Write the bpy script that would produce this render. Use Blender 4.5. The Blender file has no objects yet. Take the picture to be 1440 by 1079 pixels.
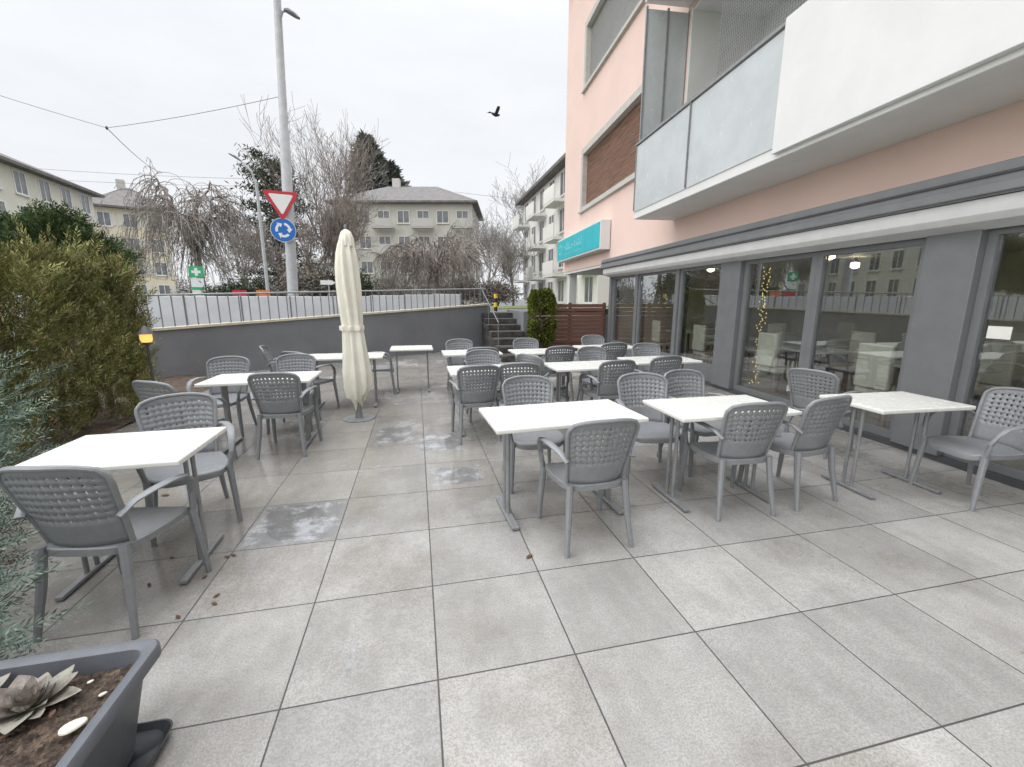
import bpy, bmesh, math, random
import numpy as np
from mathutils import Vector, Matrix
R=math.radians; PI=math.pi
random.seed(7); rng=np.random.default_rng(7)
S=bpy.context.scene; C=S.collection
# ------------------------------------------------------------------ camera frame
H=1.57; PITCH=math.atan(119.5/600); YAW=R(12.5)
F0=Vector((math.sin(YAW),math.cos(YAW),0)); RT=Vector((math.cos(YAW),-math.sin(YAW),0)); Z=Vector((0,0,1))
FW=F0*math.cos(PITCH)-Z*math.sin(PITCH); UP=F0*math.sin(PITCH)+Z*math.cos(PITCH)
def W(px,py,t): return Vector((0,0,H))+t*(FW+RT*((px-720)/600)+UP*((539.5-py)/600))
# ------------------------------------------------------------------ tagging
def tag(o,label,cat,group=None):
    o['label']=label; o['category']=cat
    if group: o['group']=group
    return o
def thing(name,label,cat,loc=(0,0,0),rz=0,group=None):
    o=bpy.data.objects.new(name,None); C.objects.link(o); o.location=loc; o.rotation_euler=(0,0,rz); o.empty_display_size=.1
    return tag(o,label,cat,group)
def struct(o): o['kind']='structure'; return o
def kids(o): return [c for c in ALLP.get(o.name,[])]
ALLP={}
def setpar(o,p):
    if p is not None: o.parent=p; ALLP.setdefault(p.name,[]).append(o)
def dup(o,parent=None,loc=None,rz=None,label=None,scale=None):
    c=o.copy(); C.objects.link(c)
    if parent is not None: setpar(c,parent)
    if loc is not None: c.location=loc
    if rz is not None: c.rotation_euler=(0,0,rz)
    if scale is not None: c.scale=scale
    if label: c['label']=label
    for ch in kids(o): dup(ch,c)
    return c
# ------------------------------------------------------------------ mesh builder
class MB:
    def __init__(s): s.v=[]; s.f=[]
    def add(s,vs,fs):
        o=len(s.v); s.v+=[tuple(v) for v in vs]; s.f+=[tuple(i+o for i in f) for f in fs]; return s
    def bb(s,x0,x1,y0,y1,z0,z1):
        return s.add([(x0,y0,z0),(x1,y0,z0),(x1,y1,z0),(x0,y1,z0),(x0,y0,z1),(x1,y0,z1),(x1,y1,z1),(x0,y1,z1)],
            [(0,3,2,1),(4,5,6,7),(0,1,5,4),(1,2,6,5),(2,3,7,6),(3,0,4,7)])
    def sweep(s,pts,ws,hs=None,n=8,up=(0,0,1)):
        pts=[Vector(p) for p in pts]; m=len(pts)
        if not hasattr(ws,'__len__'): ws=[ws]*m
        if hs is None: hs=ws
        if not hasattr(hs,'__len__'): hs=[hs]*m
        vs=[];fs=[];up=Vector(up)
        for i,p in enumerate(pts):
            t=(pts[min(i+1,m-1)]-pts[max(i-1,0)]).normalized()
            sd=t.cross(up)
            if sd.length<.05: sd=t.cross(Vector((0,1,0)))
            if sd.length<.05: sd=t.cross(Vector((1,0,0)))
            sd.normalize(); nr=sd.cross(t)
            for k in range(n):
                a=2*PI*(k+.5)/n; vs.append(p+sd*ws[i]*math.cos(a)+nr*hs[i]*math.sin(a))
        for i in range(m-1):
            for k in range(n):
                k2=(k+1)%n; fs.append((i*n+k,i*n+k2,(i+1)*n+k2,(i+1)*n+k))
        fs.append(tuple(range(n))[::-1]); fs.append(tuple((m-1)*n+k for k in range(n)))
        return s.add(vs,fs)
    def lathe(s,prof,c=(0,0,0),n=24,fn=None):
        vs=[];fs=[];m=len(prof)
        for i,(r,z) in enumerate(prof):
            for k in range(n):
                a=2*PI*k/n; rr=r*(fn(a,z) if fn else 1)
                vs.append((c[0]+rr*math.cos(a),c[1]+rr*math.sin(a),c[2]+z))
        for i in range(m-1):
            for k in range(n):
                k2=(k+1)%n; fs.append((i*n+k,i*n+k2,(i+1)*n+k2,(i+1)*n+k))
        fs.append(tuple(range(n))[::-1]); fs.append(tuple((m-1)*n+k for k in range(n)))
        return s.add(vs,fs)
    def prism(s,poly,y0,y1):
        n=len(poly); vs=[(x,y0,z) for x,z in poly]+[(x,y1,z) for x,z in poly]
        fs=[tuple(range(n)),tuple(range(2*n-1,n-1,-1))]+[(k,(k+1)%n,n+(k+1)%n,n+k) for k in range(n)]
        return s.add(vs,fs)
    def build(s,name,mat,parent=None,smooth=False,bevel=0,loc=None,recalc=True,solid=0):
        me=bpy.data.meshes.new(name); me.from_pydata(s.v,[],s.f)
        if recalc:
            bm=bmesh.new(); bm.from_mesh(me); bmesh.ops.recalc_face_normals(bm,faces=bm.faces); bm.to_mesh(me); bm.free()
        if smooth:
            me.polygons.foreach_set('use_smooth',[True]*len(me.polygons)); me.set_sharp_from_angle(angle=R(40))
        me.materials.append(mat)
        o=bpy.data.objects.new(name,me); C.objects.link(o); setpar(o,parent)
        if loc is not None: o.location=loc
        if solid:
            m=o.modifiers.new('s','SOLIDIFY'); m.thickness=solid; m.offset=0
        if bevel:
            m=o.modifiers.new('b','BEVEL'); m.width=bevel; m.segments=2; m.limit_method='ANGLE'; m.angle_limit=R(40)
        return o
def bx(name,mat,parent,*a,bevel=0): return MB().bb(*a).build(name,mat,parent,bevel=bevel)
# ------------------------------------------------------------------ materials
def newmat(name):
    m=bpy.data.materials.new(name); m.use_nodes=True; nt=m.node_tree; nt.nodes.clear()
    return m,nt
def nd(nt,t,**k):
    n=nt.nodes.new(t)
    for a,v in k.items():
        if a in n.inputs.keys(): n.inputs[a].default_value=v
        else: setattr(n,a,v)
    return n
def mth(nt,op,a,b=None,c=None):
    n=nt.nodes.new('ShaderNodeMath'); n.operation=op
    for i,x in enumerate((a,b,c)):
        if x is None: continue
        if isinstance(x,(int,float)): n.inputs[i].default_value=x
        else: nt.links.new(x,n.inputs[i])
    return n.outputs[0]
def mixc(nt,fac,a,b,mode='MIX'):
    n=nt.nodes.new('ShaderNodeMix'); n.data_type='RGBA'; n.blend_type=mode
    for s,x in ((0,fac),(6,a),(7,b)):
        if isinstance(x,(int,float)): n.inputs[s].default_value=x
        elif isinstance(x,(tuple,list)): n.inputs[s].default_value=(*x[:3],1)
        else: nt.links.new(x,n.inputs[s])
    return n.outputs[2]
def ramp(nt,fac,p0,p1):
    n=nt.nodes.new('ShaderNodeMapRange'); n.inputs[1].default_value=p0; n.inputs[2].default_value=p1; n.interpolation_type='SMOOTHSTEP'
    nt.links.new(fac,n.inputs[0]); return n.outputs[0]
def noise(nt,vec,scale,detail=4,rough=.6):
    n=nd(nt,'ShaderNodeTexNoise'); n.inputs['Scale'].default_value=scale; n.inputs['Detail'].default_value=detail; n.inputs['Roughness'].default_value=rough
    nt.links.new(vec,n.inputs['Vector']); return n.outputs[0]
def outp(nt,sh): 
    o=nd(nt,'ShaderNodeOutputMaterial'); nt.links.new(sh,o.inputs[0])
def mat(name,col,rough=.6,var=.15,scale=5,bump=0.,bscale=50,metal=0,spec=.5,col2=None,emis=0,stain=(.52,.72),stretch=None):
    m,nt=newmat(name); tc=nd(nt,'ShaderNodeTexCoord'); v=tc.outputs['Object']
    if stretch:
        mp=nd(nt,'ShaderNodeMapping'); mp.inputs['Scale'].default_value=stretch; nt.links.new(v,mp.inputs[0]); v=mp.outputs[0]
    n1=ramp(nt,noise(nt,v,scale),.3,.7)
    c=mixc(nt,n1,tuple(x*(1-var) for x in col),tuple(min(1,x*(1+var)) for x in col))
    if col2: c=mixc(nt,ramp(nt,noise(nt,v,scale*.6,6,.65),*stain),c,col2)
    p=nd(nt,'ShaderNodeBsdfPrincipled'); nt.links.new(c,p.inputs['Base Color'])
    r=mth(nt,'ADD',rough-.08,mth(nt,'MULTIPLY',noise(nt,v,scale*3,3),.16)); nt.links.new(r,p.inputs['Roughness'])
    p.inputs['Metallic'].default_value=metal; p.inputs['Specular IOR Level'].default_value=spec
    if emis: p.inputs['Emission Color'].default_value=(*col,1); p.inputs['Emission Strength'].default_value=emis
    if bump:
        b=nd(nt,'ShaderNodeBump'); b.inputs['Strength'].default_value=bump; b.inputs['Distance'].default_value=.01
        nt.links.new(noise(nt,v,bscale),b.inputs['Height']); nt.links.new(b.outputs[0],p.inputs['Normal'])
    outp(nt,p.outputs[0]); return m
def folmat(name,stops):
    m,nt=newmat(name); g=nd(nt,'ShaderNodeNewGeometry'); tc=nd(nt,'ShaderNodeTexCoord')
    cr=nd(nt,'ShaderNodeValToRGB'); e=cr.color_ramp.elements
    while len(e)<len(stops): e.new(.5)
    for i,(p,c) in enumerate(stops): e[i].position=p; e[i].color=(*c,1)
    nt.links.new(g.outputs['Random Per Island'],cr.inputs[0])
    k=ramp(nt,noise(nt,tc.outputs['Object'],1.6,3),.3,.7)
    c=mixc(nt,1.0,cr.outputs[0],mixc(nt,k,(.65,.65,.65),(1.35,1.35,1.35)),'MULTIPLY')
    d=nd(nt,'ShaderNodeBsdfDiffuse'); nt.links.new(c,d.inputs[0])
    outp(nt,d.outputs[0]); return m
def glassmat(name,tint=(.88,.91,.90)):
    m,nt=newmat(name); tc=nd(nt,'ShaderNodeTexCoord')
    tr=nd(nt,'ShaderNodeBsdfTransparent'); tr.inputs[0].default_value=(*tint,1)
    gl=nd(nt,'ShaderNodeBsdfGlossy'); gl.inputs['Roughness'].default_value=.01; gl.inputs[0].default_value=(.93,.95,.97,1)
    lw=nd(nt,'ShaderNodeLayerWeight'); lw.inputs[0].default_value=.5
    f=mth(nt,'ADD',.16,mth(nt,'MULTIPLY',mth(nt,'POWER',lw.outputs['Facing'],3.0),.84))
    b=nd(nt,'ShaderNodeBump'); b.inputs['Strength'].default_value=.02; b.inputs['Distance'].default_value=.02
    nt.links.new(noise(nt,tc.outputs['Object'],1.2,1),b.inputs['Height']); nt.links.new(b.outputs[0],gl.inputs['Normal'])
    mx=nd(nt,'ShaderNodeMixShader'); nt.links.new(f,mx.inputs[0]); nt.links.new(tr.outputs[0],mx.inputs[1]); nt.links.new(gl.outputs[0],mx.inputs[2])
    outp(nt,mx.outputs[0]); return m
def floormat():
    m,nt=newmat('wet_stone_tiles'); tc=nd(nt,'ShaderNodeTexCoord'); v=tc.outputs['Object']
    sp=nd(nt,'ShaderNodeSeparateXYZ'); nt.links.new(v,sp.inputs[0]); x=mth(nt,'SUBTRACT',sp.outputs[0],.025); y=mth(nt,'SUBTRACT',sp.outputs[1],1.545-.61*20)
    T=.61
    x=mth(nt,'ADD',x,T*40)
    d=mth(nt,'MINIMUM',mth(nt,'PINGPONG',x,T/2),mth(nt,'PINGPONG',y,T/2))
    grout=mth(nt,'SUBTRACT',1,ramp(nt,d,.0022,.0046))
    ix=mth(nt,'FLOOR',mth(nt,'DIVIDE',x,T)); iy=mth(nt,'FLOOR',mth(nt,'DIVIDE',y,T))
    cb=nd(nt,'ShaderNodeCombineXYZ'); nt.links.new(ix,cb.inputs[0]); nt.links.new(iy,cb.inputs[1])
    wn=nd(nt,'ShaderNodeTexWhiteNoise'); wn.noise_dimensions='3D'; nt.links.new(cb.outputs[0],wn.inputs[0])
    ofs=nd(nt,'ShaderNodeVectorMath',operation='MULTIPLY_ADD'); nt.links.new(wn.outputs[1],ofs.inputs[0]); ofs.inputs[1].default_value=(40,40,40); nt.links.new(v,ofs.inputs[2])
    tv=ofs.outputs[0]
    st=nd(nt,'ShaderNodeMapping'); st.inputs['Scale'].default_value=(6,1.3,1); nt.links.new(tv,st.inputs[0])
    cl=ramp(nt,noise(nt,tv,3.2,5),.3,.7); streak=ramp(nt,noise(nt,st.outputs[0],2.0,4),.35,.75)
    fine=ramp(nt,noise(nt,tv,120,2,.7),.38,.66); mid=ramp(nt,noise(nt,tv,28,4,.7),.45,.7)
    c=mixc(nt,cl,(.318,.307,.29),(.412,.40,.38))
    c=mixc(nt,mth(nt,'MULTIPLY',streak,.4),c,(.47,.457,.435))
    c=mixc(nt,mth(nt,'MULTIPLY',mid,.30),c,(.24,.227,.205))
    c=mixc(nt,mth(nt,'MULTIPLY',fine,.55),c,(.19,.182,.17))
    bri=nd(nt,'ShaderNodeHueSaturation'); nt.links.new(c,bri.inputs['Color']); nt.links.new(mth(nt,'ADD',.85,mth(nt,'MULTIPLY',wn.outputs[0],.27)),bri.inputs['Value']); c=bri.outputs[0]
    wetn=noise(nt,v,.8,6,.65)
    bias=mth(nt,'MULTIPLY',ramp(nt,sp.outputs[0],2.2,-1.6),.14)
    bias2=mth(nt,'MULTIPLY',ramp(nt,sp.outputs[1],1.8,3.6),.13)
    tj=mth(nt,'MULTIPLY',mth(nt,'SUBTRACT',wn.outputs[0],.5),.12)
    wet=ramp(nt,mth(nt,'ADD',mth(nt,'ADD',wetn,bias),mth(nt,'ADD',bias2,tj)),.46,.74)
    c=mixc(nt,mth(nt,'MULTIPLY',wet,.75),c,mixc(nt,1.0,c,(.64,.615,.58),'MULTIPLY'))
    pud=None
    for cx,cy,hx,hy,nz,am in ((-.89,3.07,.30,.30,.25,1),(.30,3.66,.22,.19,1.4,1),(-.35,1.72,.014,.08,1.4,.55),(.2,4.6,.25,.3,1.6,.9),(-.3,5.0,.2,.35,1.6,.8)):
        dx=mth(nt,'DIVIDE',mth(nt,'ABSOLUTE',mth(nt,'SUBTRACT',sp.outputs[0],cx)),hx); dy=mth(nt,'DIVIDE',mth(nt,'ABSOLUTE',mth(nt,'SUBTRACT',sp.outputs[1],cy)),hy)
        q=mth(nt,'ADD',mth(nt,'MAXIMUM',dx,dy),mth(nt,'MULTIPLY',mth(nt,'SUBTRACT',noise(nt,v,8,5,.7),.5),nz))
        q=mth(nt,'MULTIPLY',mth(nt,'SUBTRACT',1,ramp(nt,q,.80,1.08)),am); pud=q if pud is None else mth(nt,'MAXIMUM',pud,q)
    c=mixc(nt,mth(nt,'MULTIPLY',pud,.85),c,mixc(nt,1.0,c,(.68,.72,.78),'MULTIPLY'))
    bl=mth(nt,'MULTIPLY',pud,ramp(nt,noise(nt,v,4.5,6,.7),.46,.64)); c=mixc(nt,mth(nt,'MULTIPLY',bl,.55),c,(.52,.53,.55))  # pale sky reflection painted into the puddle colour as noisy patches
    c=mixc(nt,grout,c,(.06,.057,.053))
    p=nd(nt,'ShaderNodeBsdfPrincipled'); nt.links.new(c,p.inputs['Base Color'])
    r=mth(nt,'SUBTRACT',.54,mth(nt,'MULTIPLY',wet,.43)); r=mth(nt,'ADD',r,mth(nt,'MULTIPLY',mth(nt,'SUBTRACT',noise(nt,v,14,4),.5),.2))
    r=mth(nt,'ADD',mth(nt,'MULTIPLY',r,mth(nt,'SUBTRACT',1,pud)),mth(nt,'MULTIPLY',pud,.04)); r=mth(nt,'MAXIMUM',r,mth(nt,'MULTIPLY',grout,.7))
    r=mth(nt,'MAXIMUM',r,.03); nt.links.new(r,p.inputs['Roughness'])
    hgt=mth(nt,'ADD',mth(nt,'MULTIPLY',fine,.12),mth(nt,'MULTIPLY',grout,-3)); hgt=mth(nt,'MULTIPLY',hgt,mth(nt,'SUBTRACT',1,pud))
    b=nd(nt,'ShaderNodeBump'); b.inputs['Strength'].default_value=.35; b.inputs['Distance'].default_value=.003; nt.links.new(hgt,b.inputs['Height']); nt.links.new(b.outputs[0],p.inputs['Normal'])
    outp(nt,p.outputs[0]); return m

m_chair=mat('grey_resin',(.215,.222,.23),.40,.06,30,.12,300)
m_table=mat('white_melamine',(.70,.69,.65),.26,.02,4,col2=(.59,.575,.51),stain=(.55,.85))
m_steel=mat('grey_metal',(.27,.275,.28),.42,.12,12,metal=.3)
m_dark=mat('anthracite_metal',(.16,.166,.173),.42,.06,5)
m_awn=mat('grey_awning_case',(.20,.207,.215),.45,.06,3)
m_fab=mat('grey_awning_fabric',(.58,.58,.575),.8,.05,4,.2,90)
m_dark2=mat('dark_trim',(.065,.067,.07),.5,.1,6)
m_pink=mat('pink_render',(.765,.58,.512),.85,.03,.7,.4,90,col2=(.715,.53,.46),stain=(.58,.85))
m_white=mat('white_paint',(.70,.70,.69),.55,.03,2,col2=(.60,.595,.575),stain=(.6,.95))
m_soffit=mat('pale_grey_paint',(.72,.72,.71),.6,.05,2)
m_stone=mat('grey_stone_trim',(.5,.48,.45),.8,.08,8,.3,80)
m_wood=mat('brown_wood',(.24,.135,.09),.6,.4,6,.3,40,stretch=(1,.25,4))
m_fence=mat('stained_fence_wood',(.155,.075,.05),.65,.28,7,.3,40,stretch=(.35,1,9))
m_shut=mat('grey_shutter',(.42,.42,.41),.6,.06,6)
m_frost=mat('frosted_glass',(.50,.53,.54),.25,.06,2.2)
m_glass=glassmat('window_glass')
m_floor=floormat()
m_wall=mat('dark_grey_render',(.175,.181,.19),.8,.10,1.1,.3,70,col2=(.235,.235,.23),stain=(.56,.8))
m_cap=mat('cream_coping',(.55,.5,.39),.75,.12,6,.2,60)
m_asph=mat('asphalt',(.11,.111,.115),.7,.2,3,.3,80)
m_soil=mat('dark_soil',(.055,.038,.027),.95,.6,60,1.0,120,col2=(.14,.10,.07),stain=(.5,.62))
m_bed=mat('earth_bed',(.07,.05,.035),.95,.5,12,1.0,40)
m_grass=mat('lawn_green',(.11,.14,.05),.95,.35,9,1.0,70)
m_pot=mat('grey_plastic_pot',(.105,.112,.125),.45,.08,14,.1,200)
m_tray=mat('black_plastic_tray',(.035,.036,.04),.4,.1,14)
m_canvas=mat('cream_canvas',(.76,.73,.63),.85,.05,5,.25,120,col2=(.67,.635,.53),stain=(.56,.85))
m_pole=mat('galvanised_pole',(.40,.41,.42),.5,.1,5)
m_teal=mat('teal_sign_face',(.03,.45,.51),.4,.06,2)
m_pale=mat('pale_lettering',(.30,.66,.70),.5,.03,3)
m_red=mat('sign_red',(.52,.035,.05),.45,.04,3)
m_blue=mat('sign_blue',(.015,.15,.5),.45,.04,3)
m_sw=mat('sign_white',(.78,.78,.78),.45,.02,3)
m_bark=mat('grey_brown_bark',(.16,.135,.12),.9,.3,3)
m_bark2=mat('brown_twigs',(.235,.20,.18),.9,.3,3)  # twig brown lightened, distance haze is mixed into the colour
m_bark3=mat('pale_grey_twigs',(.32,.30,.28),.9,.25,3)
m_bark4=mat('pale_brown_twigs',(.27,.24,.22),.9,.25,3)
m_cream=mat('cream_facade',(.68,.66,.585),.85,.06,.5)
m_yel=mat('yellow_facade',(.72,.65,.49),.85,.06,.5)
m_beige=mat('beige_facade',(.53,.515,.46),.85,.08,.4)
m_beige2=mat('beige_balcony_front',(.46,.45,.41),.85,.08,.4)
m_offw=mat('offwhite_facade',(.72,.71,.67),.85,.06,.4)
m_roof=mat('brown_grey_tiles',(.15,.14,.135),.85,.2,2.5)
m_pane=mat('far_window_pane',(.19,.20,.21),.08,.3,.8)
m_fr=mat('window_white',(.74,.74,.72),.6,.05,2)
m_frb=mat('window_beige',(.66,.64,.58),.6,.05,2)
m_lit=mat('warm_lamp',(1,.58,.15),.4,.02,3,emis=1.0)
m_lamp=mat('lit_ceiling_lamp',(1,.8,.5),.4,.02,3,emis=10)
m_bulb=mat('yellow_bulb',(1,.72,.22),.4,.02,3,emis=1.3)
m_room=mat('interior_wall',(.66,.63,.57),.8,.1,1)
m_rfloor=mat('interior_floor',(.30,.25,.21),.4,.2,3)
m_creamc=mat('cream_upholstery',(.66,.61,.52),.7,.06,8)
m_paper=mat('paper',(.74,.73,.68),.8,.03,9)
m_succ=mat('withered_succulent',(.20,.17,.145),.6,.4,22,.3,60,col2=(.27,.265,.22),stain=(.45,.65))
m_pebble=mat('pale_pebble',(.66,.62,.51),.5,.12,24)
m_brownleaf=mat('brown_dead_leaf',(.11,.055,.03),.7,.3,20)
m_hedge=folmat('olive_brown_conifer',[(0,(.10,.115,.045)),(.45,(.205,.22,.085)),(.75,(.295,.275,.12)),(1,(.40,.335,.19))])
m_thuja=folmat('blue_green_cypress',[(0,(.075,.11,.09)),(.5,(.14,.195,.155)),(1,(.25,.31,.255))])
m_dkgreen=folmat('dark_evergreen',[(0,(.04,.052,.04)),(.6,(.075,.092,.063)),(1,(.12,.135,.09))])
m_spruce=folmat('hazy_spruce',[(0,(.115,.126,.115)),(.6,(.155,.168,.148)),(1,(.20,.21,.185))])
m_green=folmat('mid_green_leaves',[(0,(.04,.06,.03)),(.6,(.08,.115,.05)),(1,(.14,.18,.08))])
m_bbush=folmat('brown_thicket',[(0,(.11,.098,.083)),(.5,(.19,.168,.145)),(1,(.28,.25,.215))])
m_box=folmat('boxwood_leaves',[(0,(.06,.08,.015)),(.6,(.12,.145,.03)),(1,(.2,.21,.06))])
m_black=mat('black_rubber',(.02,.02,.02),.7,.1,9)
m_yell=mat('warning_yellow',(.75,.5,.03),.5,.05,5)
m_cgreen=mat('pharmacy_green',(.04,.40,.17),.5,.05,4)
m_orange=mat('orange_poster',(.7,.2,.04),.6,.08,4)
m_bird=mat('dark_plumage',(.03,.03,.032),.7,.2,20)
m_stepm=mat('dark_stone_step',(.065,.062,.058),.9,.4,5,.6,40,spec=.2)
m_carw=mat('white_car_paint',(.7,.7,.7),.3,.02,3); m_carb=mat('dark_car_paint',(.03,.035,.045),.3,.05,3)
m_bar=mat('white_barrier_paint',(.68,.70,.72),.6,.06,2,col2=(.53,.55,.57),stain=(.55,.85))

# ------------------------------------------------------------------ fast foliage meshes
def quads(name,V,m,parent=None):
    V=np.asarray(V,dtype=np.float32).reshape(-1,3); nv=len(V); me=bpy.data.meshes.new(name)
    me.vertices.add(nv); me.vertices.foreach_set('co',V.ravel()); me.loops.add(nv); me.loops.foreach_set('vertex_index',np.arange(nv,dtype=np.int32))
    me.polygons.add(nv//4); me.polygons.foreach_set('loop_start',np.arange(0,nv,4,dtype=np.int32)); me.update(calc_edges=True); me.validate()
    me.materials.append(m); o=bpy.data.objects.new(name,me); C.objects.link(o); setpar(o,parent); return o
def unit(a): return a/np.maximum(np.linalg.norm(a,axis=1,keepdims=True),1e-6)
def frames(D):
    r=rng.normal(size=D.shape); s=unit(np.cross(D,r)); return s,np.cross(D,s)
def leaves(O,D,L,Wd):
    s,n=frames(D); L=np.asarray(L)[:,None]; Wd=np.asarray(Wd)[:,None]
    return np.stack([O,O+D*L*.5+s*Wd,O+D*L,O+D*L*.5-s*Wd],axis=1)
def sprays(O,D,Sc,nl=11,leafL=.34,leafW=.055,ang=38,droop=.2):
    T=[]
    for i in range(nl):
        f=.08+.9*i/nl; sd=(-1)**i; a=R(ang)*sd if i<nl-1 else 0; L=leafL*(1.1-.55*f); zb=-droop*f*f
        d=np.array((math.cos(a),math.sin(a),rng.normal()*.3)); w=np.array((-math.sin(a),math.cos(a),0)); b=np.array((f-.1,0,zb))
        T+=[b,b+d*L*.5+w*leafW,b+d*L,b+d*L*.5-w*leafW]
    T=np.array(T); s,n=frames(D); Sc=np.asarray(Sc)[:,None,None]
    return O[:,None,:]+Sc*(T[None,:,0:1]*D[:,None,:]+T[None,:,1:2]*s[:,None,:]+T[None,:,2:3]*n[:,None,:])
def clumps(center,rad,nc,nl,L,Wd,upb=.3,cs=.28):
    u=unit(rng.normal(size=(nc,3))); u[:,2]=np.abs(u[:,2])*1.0-.25*rng.random(nc)
    cc=np.array(center)+u*np.array(rad)*(rng.uniform(.45,1.0,(nc,1)))
    O=np.repeat(cc,nl,axis=0)+rng.normal(size=(nc*nl,3))*np.array(rad)*cs*np.repeat(rng.uniform(.5,1.2,(nc,1)),nl,axis=0)
    D=unit(rng.normal(size=O.shape)+np.array((0,0,upb))+.6*np.repeat(u,nl,axis=0))
    return leaves(O,D,L*rng.uniform(.6,1.3,len(O)),Wd*rng.uniform(.6,1.3,len(O)))
def lobes(ls,upb=.05):
    O=[];D=[]
    for (c,r,nn) in ls:
        u=unit(rng.normal(size=(nn,3))); O.append(np.array(c)+u*np.array(r)*(rng.uniform(.35,1,(nn,1))**.6)*(1+.25*np.sin(u[:,:1]*6+u[:,2:3]*8))); D.append(unit(u*.9+rng.normal(size=(nn,3))*.35+np.array((0,0,upb))))
    return np.concatenate(O),np.concatenate(D)
def segmesh(name,segs,m,parent,n=3,rmin=.0):
    A=np.array([s[0] for s in segs]);B=np.array([s[1] for s in segs]);ra=np.array([max(s[2],rmin) for s in segs]);rb=np.array([max(s[3],rmin) for s in segs])
    D=unit(B-A); ref=np.where(np.abs(D[:,2:3])>.9,np.array([[1.,0,0]]),np.array([[0,0,1.]])); s=unit(np.cross(D,ref)); t=np.cross(D,s)
    out=[]
    for k in range(n):
        a0=2*PI*k/n;a1=2*PI*(k+1)/n
        f=lambda P,r,a:P+r[:,None]*(s*math.cos(a)+t*math.sin(a))
        out.append(np.stack([f(A,ra,a0),f(A,ra,a1),f(B,rb,a1),f(B,rb,a0)],axis=1))
    return quads(name,np.concatenate(out),m,parent)
def bare_tree(name,label,base,height,width,m,weep=0,seed=1,lev=5,rt=.2,rmin=.012,upright=.25,ang=(25,60),group=None):
    g=np.random.default_rng(seed); segs=[]
    def grow(p,d,L,r,l):
        k=3 if l<3 else 2
        for i in range(k):
            bend=np.array((0,0,upright-weep*max(0,l-1)*.28))
            d=d+g.normal(0,.14,3)+bend*.5; d=d/np.linalg.norm(d); q=p+d*L/k; r2=r*.85
            segs.append((p,q,r,r2,l)); p=q;r=r2
            if l<lev and not (l==0 and i==0):
                for _ in range(2 if l<4 else 1+int(g.random()<.6)):
                    a=R(g.uniform(*ang)); ax=np.cross(d,g.normal(size=3)); ax/=np.linalg.norm(ax)
                    grow(p,d*math.cos(a)+ax*math.sin(a),L*g.uniform(.55,.8),r*.62,l+1)
    grow(np.zeros(3),np.array((0,0,1.)),1.0,.045,0)
    P=np.array([s[1] for s in segs]); zs_=height/P[:,2].max(); 
    xs=width/2/np.percentile(np.abs(P[:,:2]),98)
    sc=np.array((xs,xs,zs_)); k=rt/.045
    S2=[(a*sc,b*sc,ra*k,rb*k,l) for a,b,ra,rb,l in segs]
    root=thing(name,label,'tree',base,0,group)
    segmesh('trunk',[s for s in S2 if s[4]<=1],m,root,6,.03)
    segmesh('crown',[s for s in S2 if s[4]>1],m,root,3,rmin)
    return root
def weeping(name,label,base,h,wd,m,seed,n_limb=11,rmin=.014):
    g=np.random.default_rng(seed); root=thing(name,label,'tree',base); T=[];K=[]
    zt=h*.5; P=[np.array((0,0,0.)),np.array((.1,0,zt*.5)),np.array((-.05,.1,zt))]
    for a,b,r0,r1 in ((P[0],P[1],.26,.2),(P[1],P[2],.2,.15)): T.append((a,b,r0,r1))
    for i in range(n_limb):
        az=2*PI*i/n_limb+g.normal()*.25; reach=wd/2*g.uniform(.55,1.0); top=h*g.uniform(.72,1.0); p=P[2]*g.uniform(.75,1.0)
        pts=[p]
        for t in np.linspace(.14,1,8):
            rr=reach*t; z=p[2]+(top-p[2])*math.sin(min(1,t*1.35)*PI/2)-max(0,t-.6)*h*.35
            pts.append(np.array((rr*math.cos(az)+g.normal()*.16,rr*math.sin(az)+g.normal()*.16,z+g.normal()*.1)))
        for j in range(8):
            T.append((pts[j],pts[j+1],.10*(1-j/9),.10*(1-(j+1)/9)))
            for _ in range(5 if j>1 else 2):
                f=g.random(); s=pts[j]*(1-f)+pts[j+1]*f; d=np.array((math.cos(az),math.sin(az),.3))*.6+g.normal(size=3)*.6; d/=np.linalg.norm(d); q=s; r=.03
                L=g.uniform(.25,.45)
                for k in range(int(g.integers(6,11))):
                    d=d+np.array((0,0,-.42))+g.normal(size=3)*.12; d/=np.linalg.norm(d); q2=q+d*L
                    if q2[2]<.25: break
                    K.append((q,q2,r,r*.85)); 
                    if g.random()<.5:
                        e=d+g.normal(size=3)*.7; e/=np.linalg.norm(e); q3=q2+e*L*.8; q4=q3+(e*.4+np.array((0,0,-.8)))*L; K.append((q2,q3,r*.6,r*.5)); K.append((q3,q4,r*.5,r*.4))
                    q=q2; r*=.85
    segmesh('trunk',T,m,root,6,.03); segmesh('crown',K,m,root,3,rmin); return root
def conifer(name,label,base,h,rad,n,m,L=.8,seed=0):
    root=thing(name,label,'tree',base)
    MB().sweep([(0,0,0),(0,0,h*.5),(0,0,h*.97)],[rad*.07,rad*.05,.03],n=7).build('trunk',m_bark,root,True)
    f=rng.random(n)**.8; a=rng.uniform(0,2*PI,n); lay=.68+.32*np.cos(f*13*2*PI+3*np.sin(a*3))
    rr=rad*(1-f)**.6*lay*np.sqrt(rng.uniform(.15,1,n))*(1+.3*np.sin(a*2+f*9))
    O=np.stack([rr*np.cos(a)+.3*np.sin(f*11),rr*np.sin(a),h*(.08+.92*f)],1)
    D=unit(np.stack([np.cos(a),np.sin(a),-.5+.9*f],1)+rng.normal(size=(n,3))*.4)
    quads('crown',leaves(O,D,L*rng.uniform(.5,1.2,n)*(1.1-.5*f),.11*L*rng.uniform(.6,1.3,n)),m,root); return root
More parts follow.
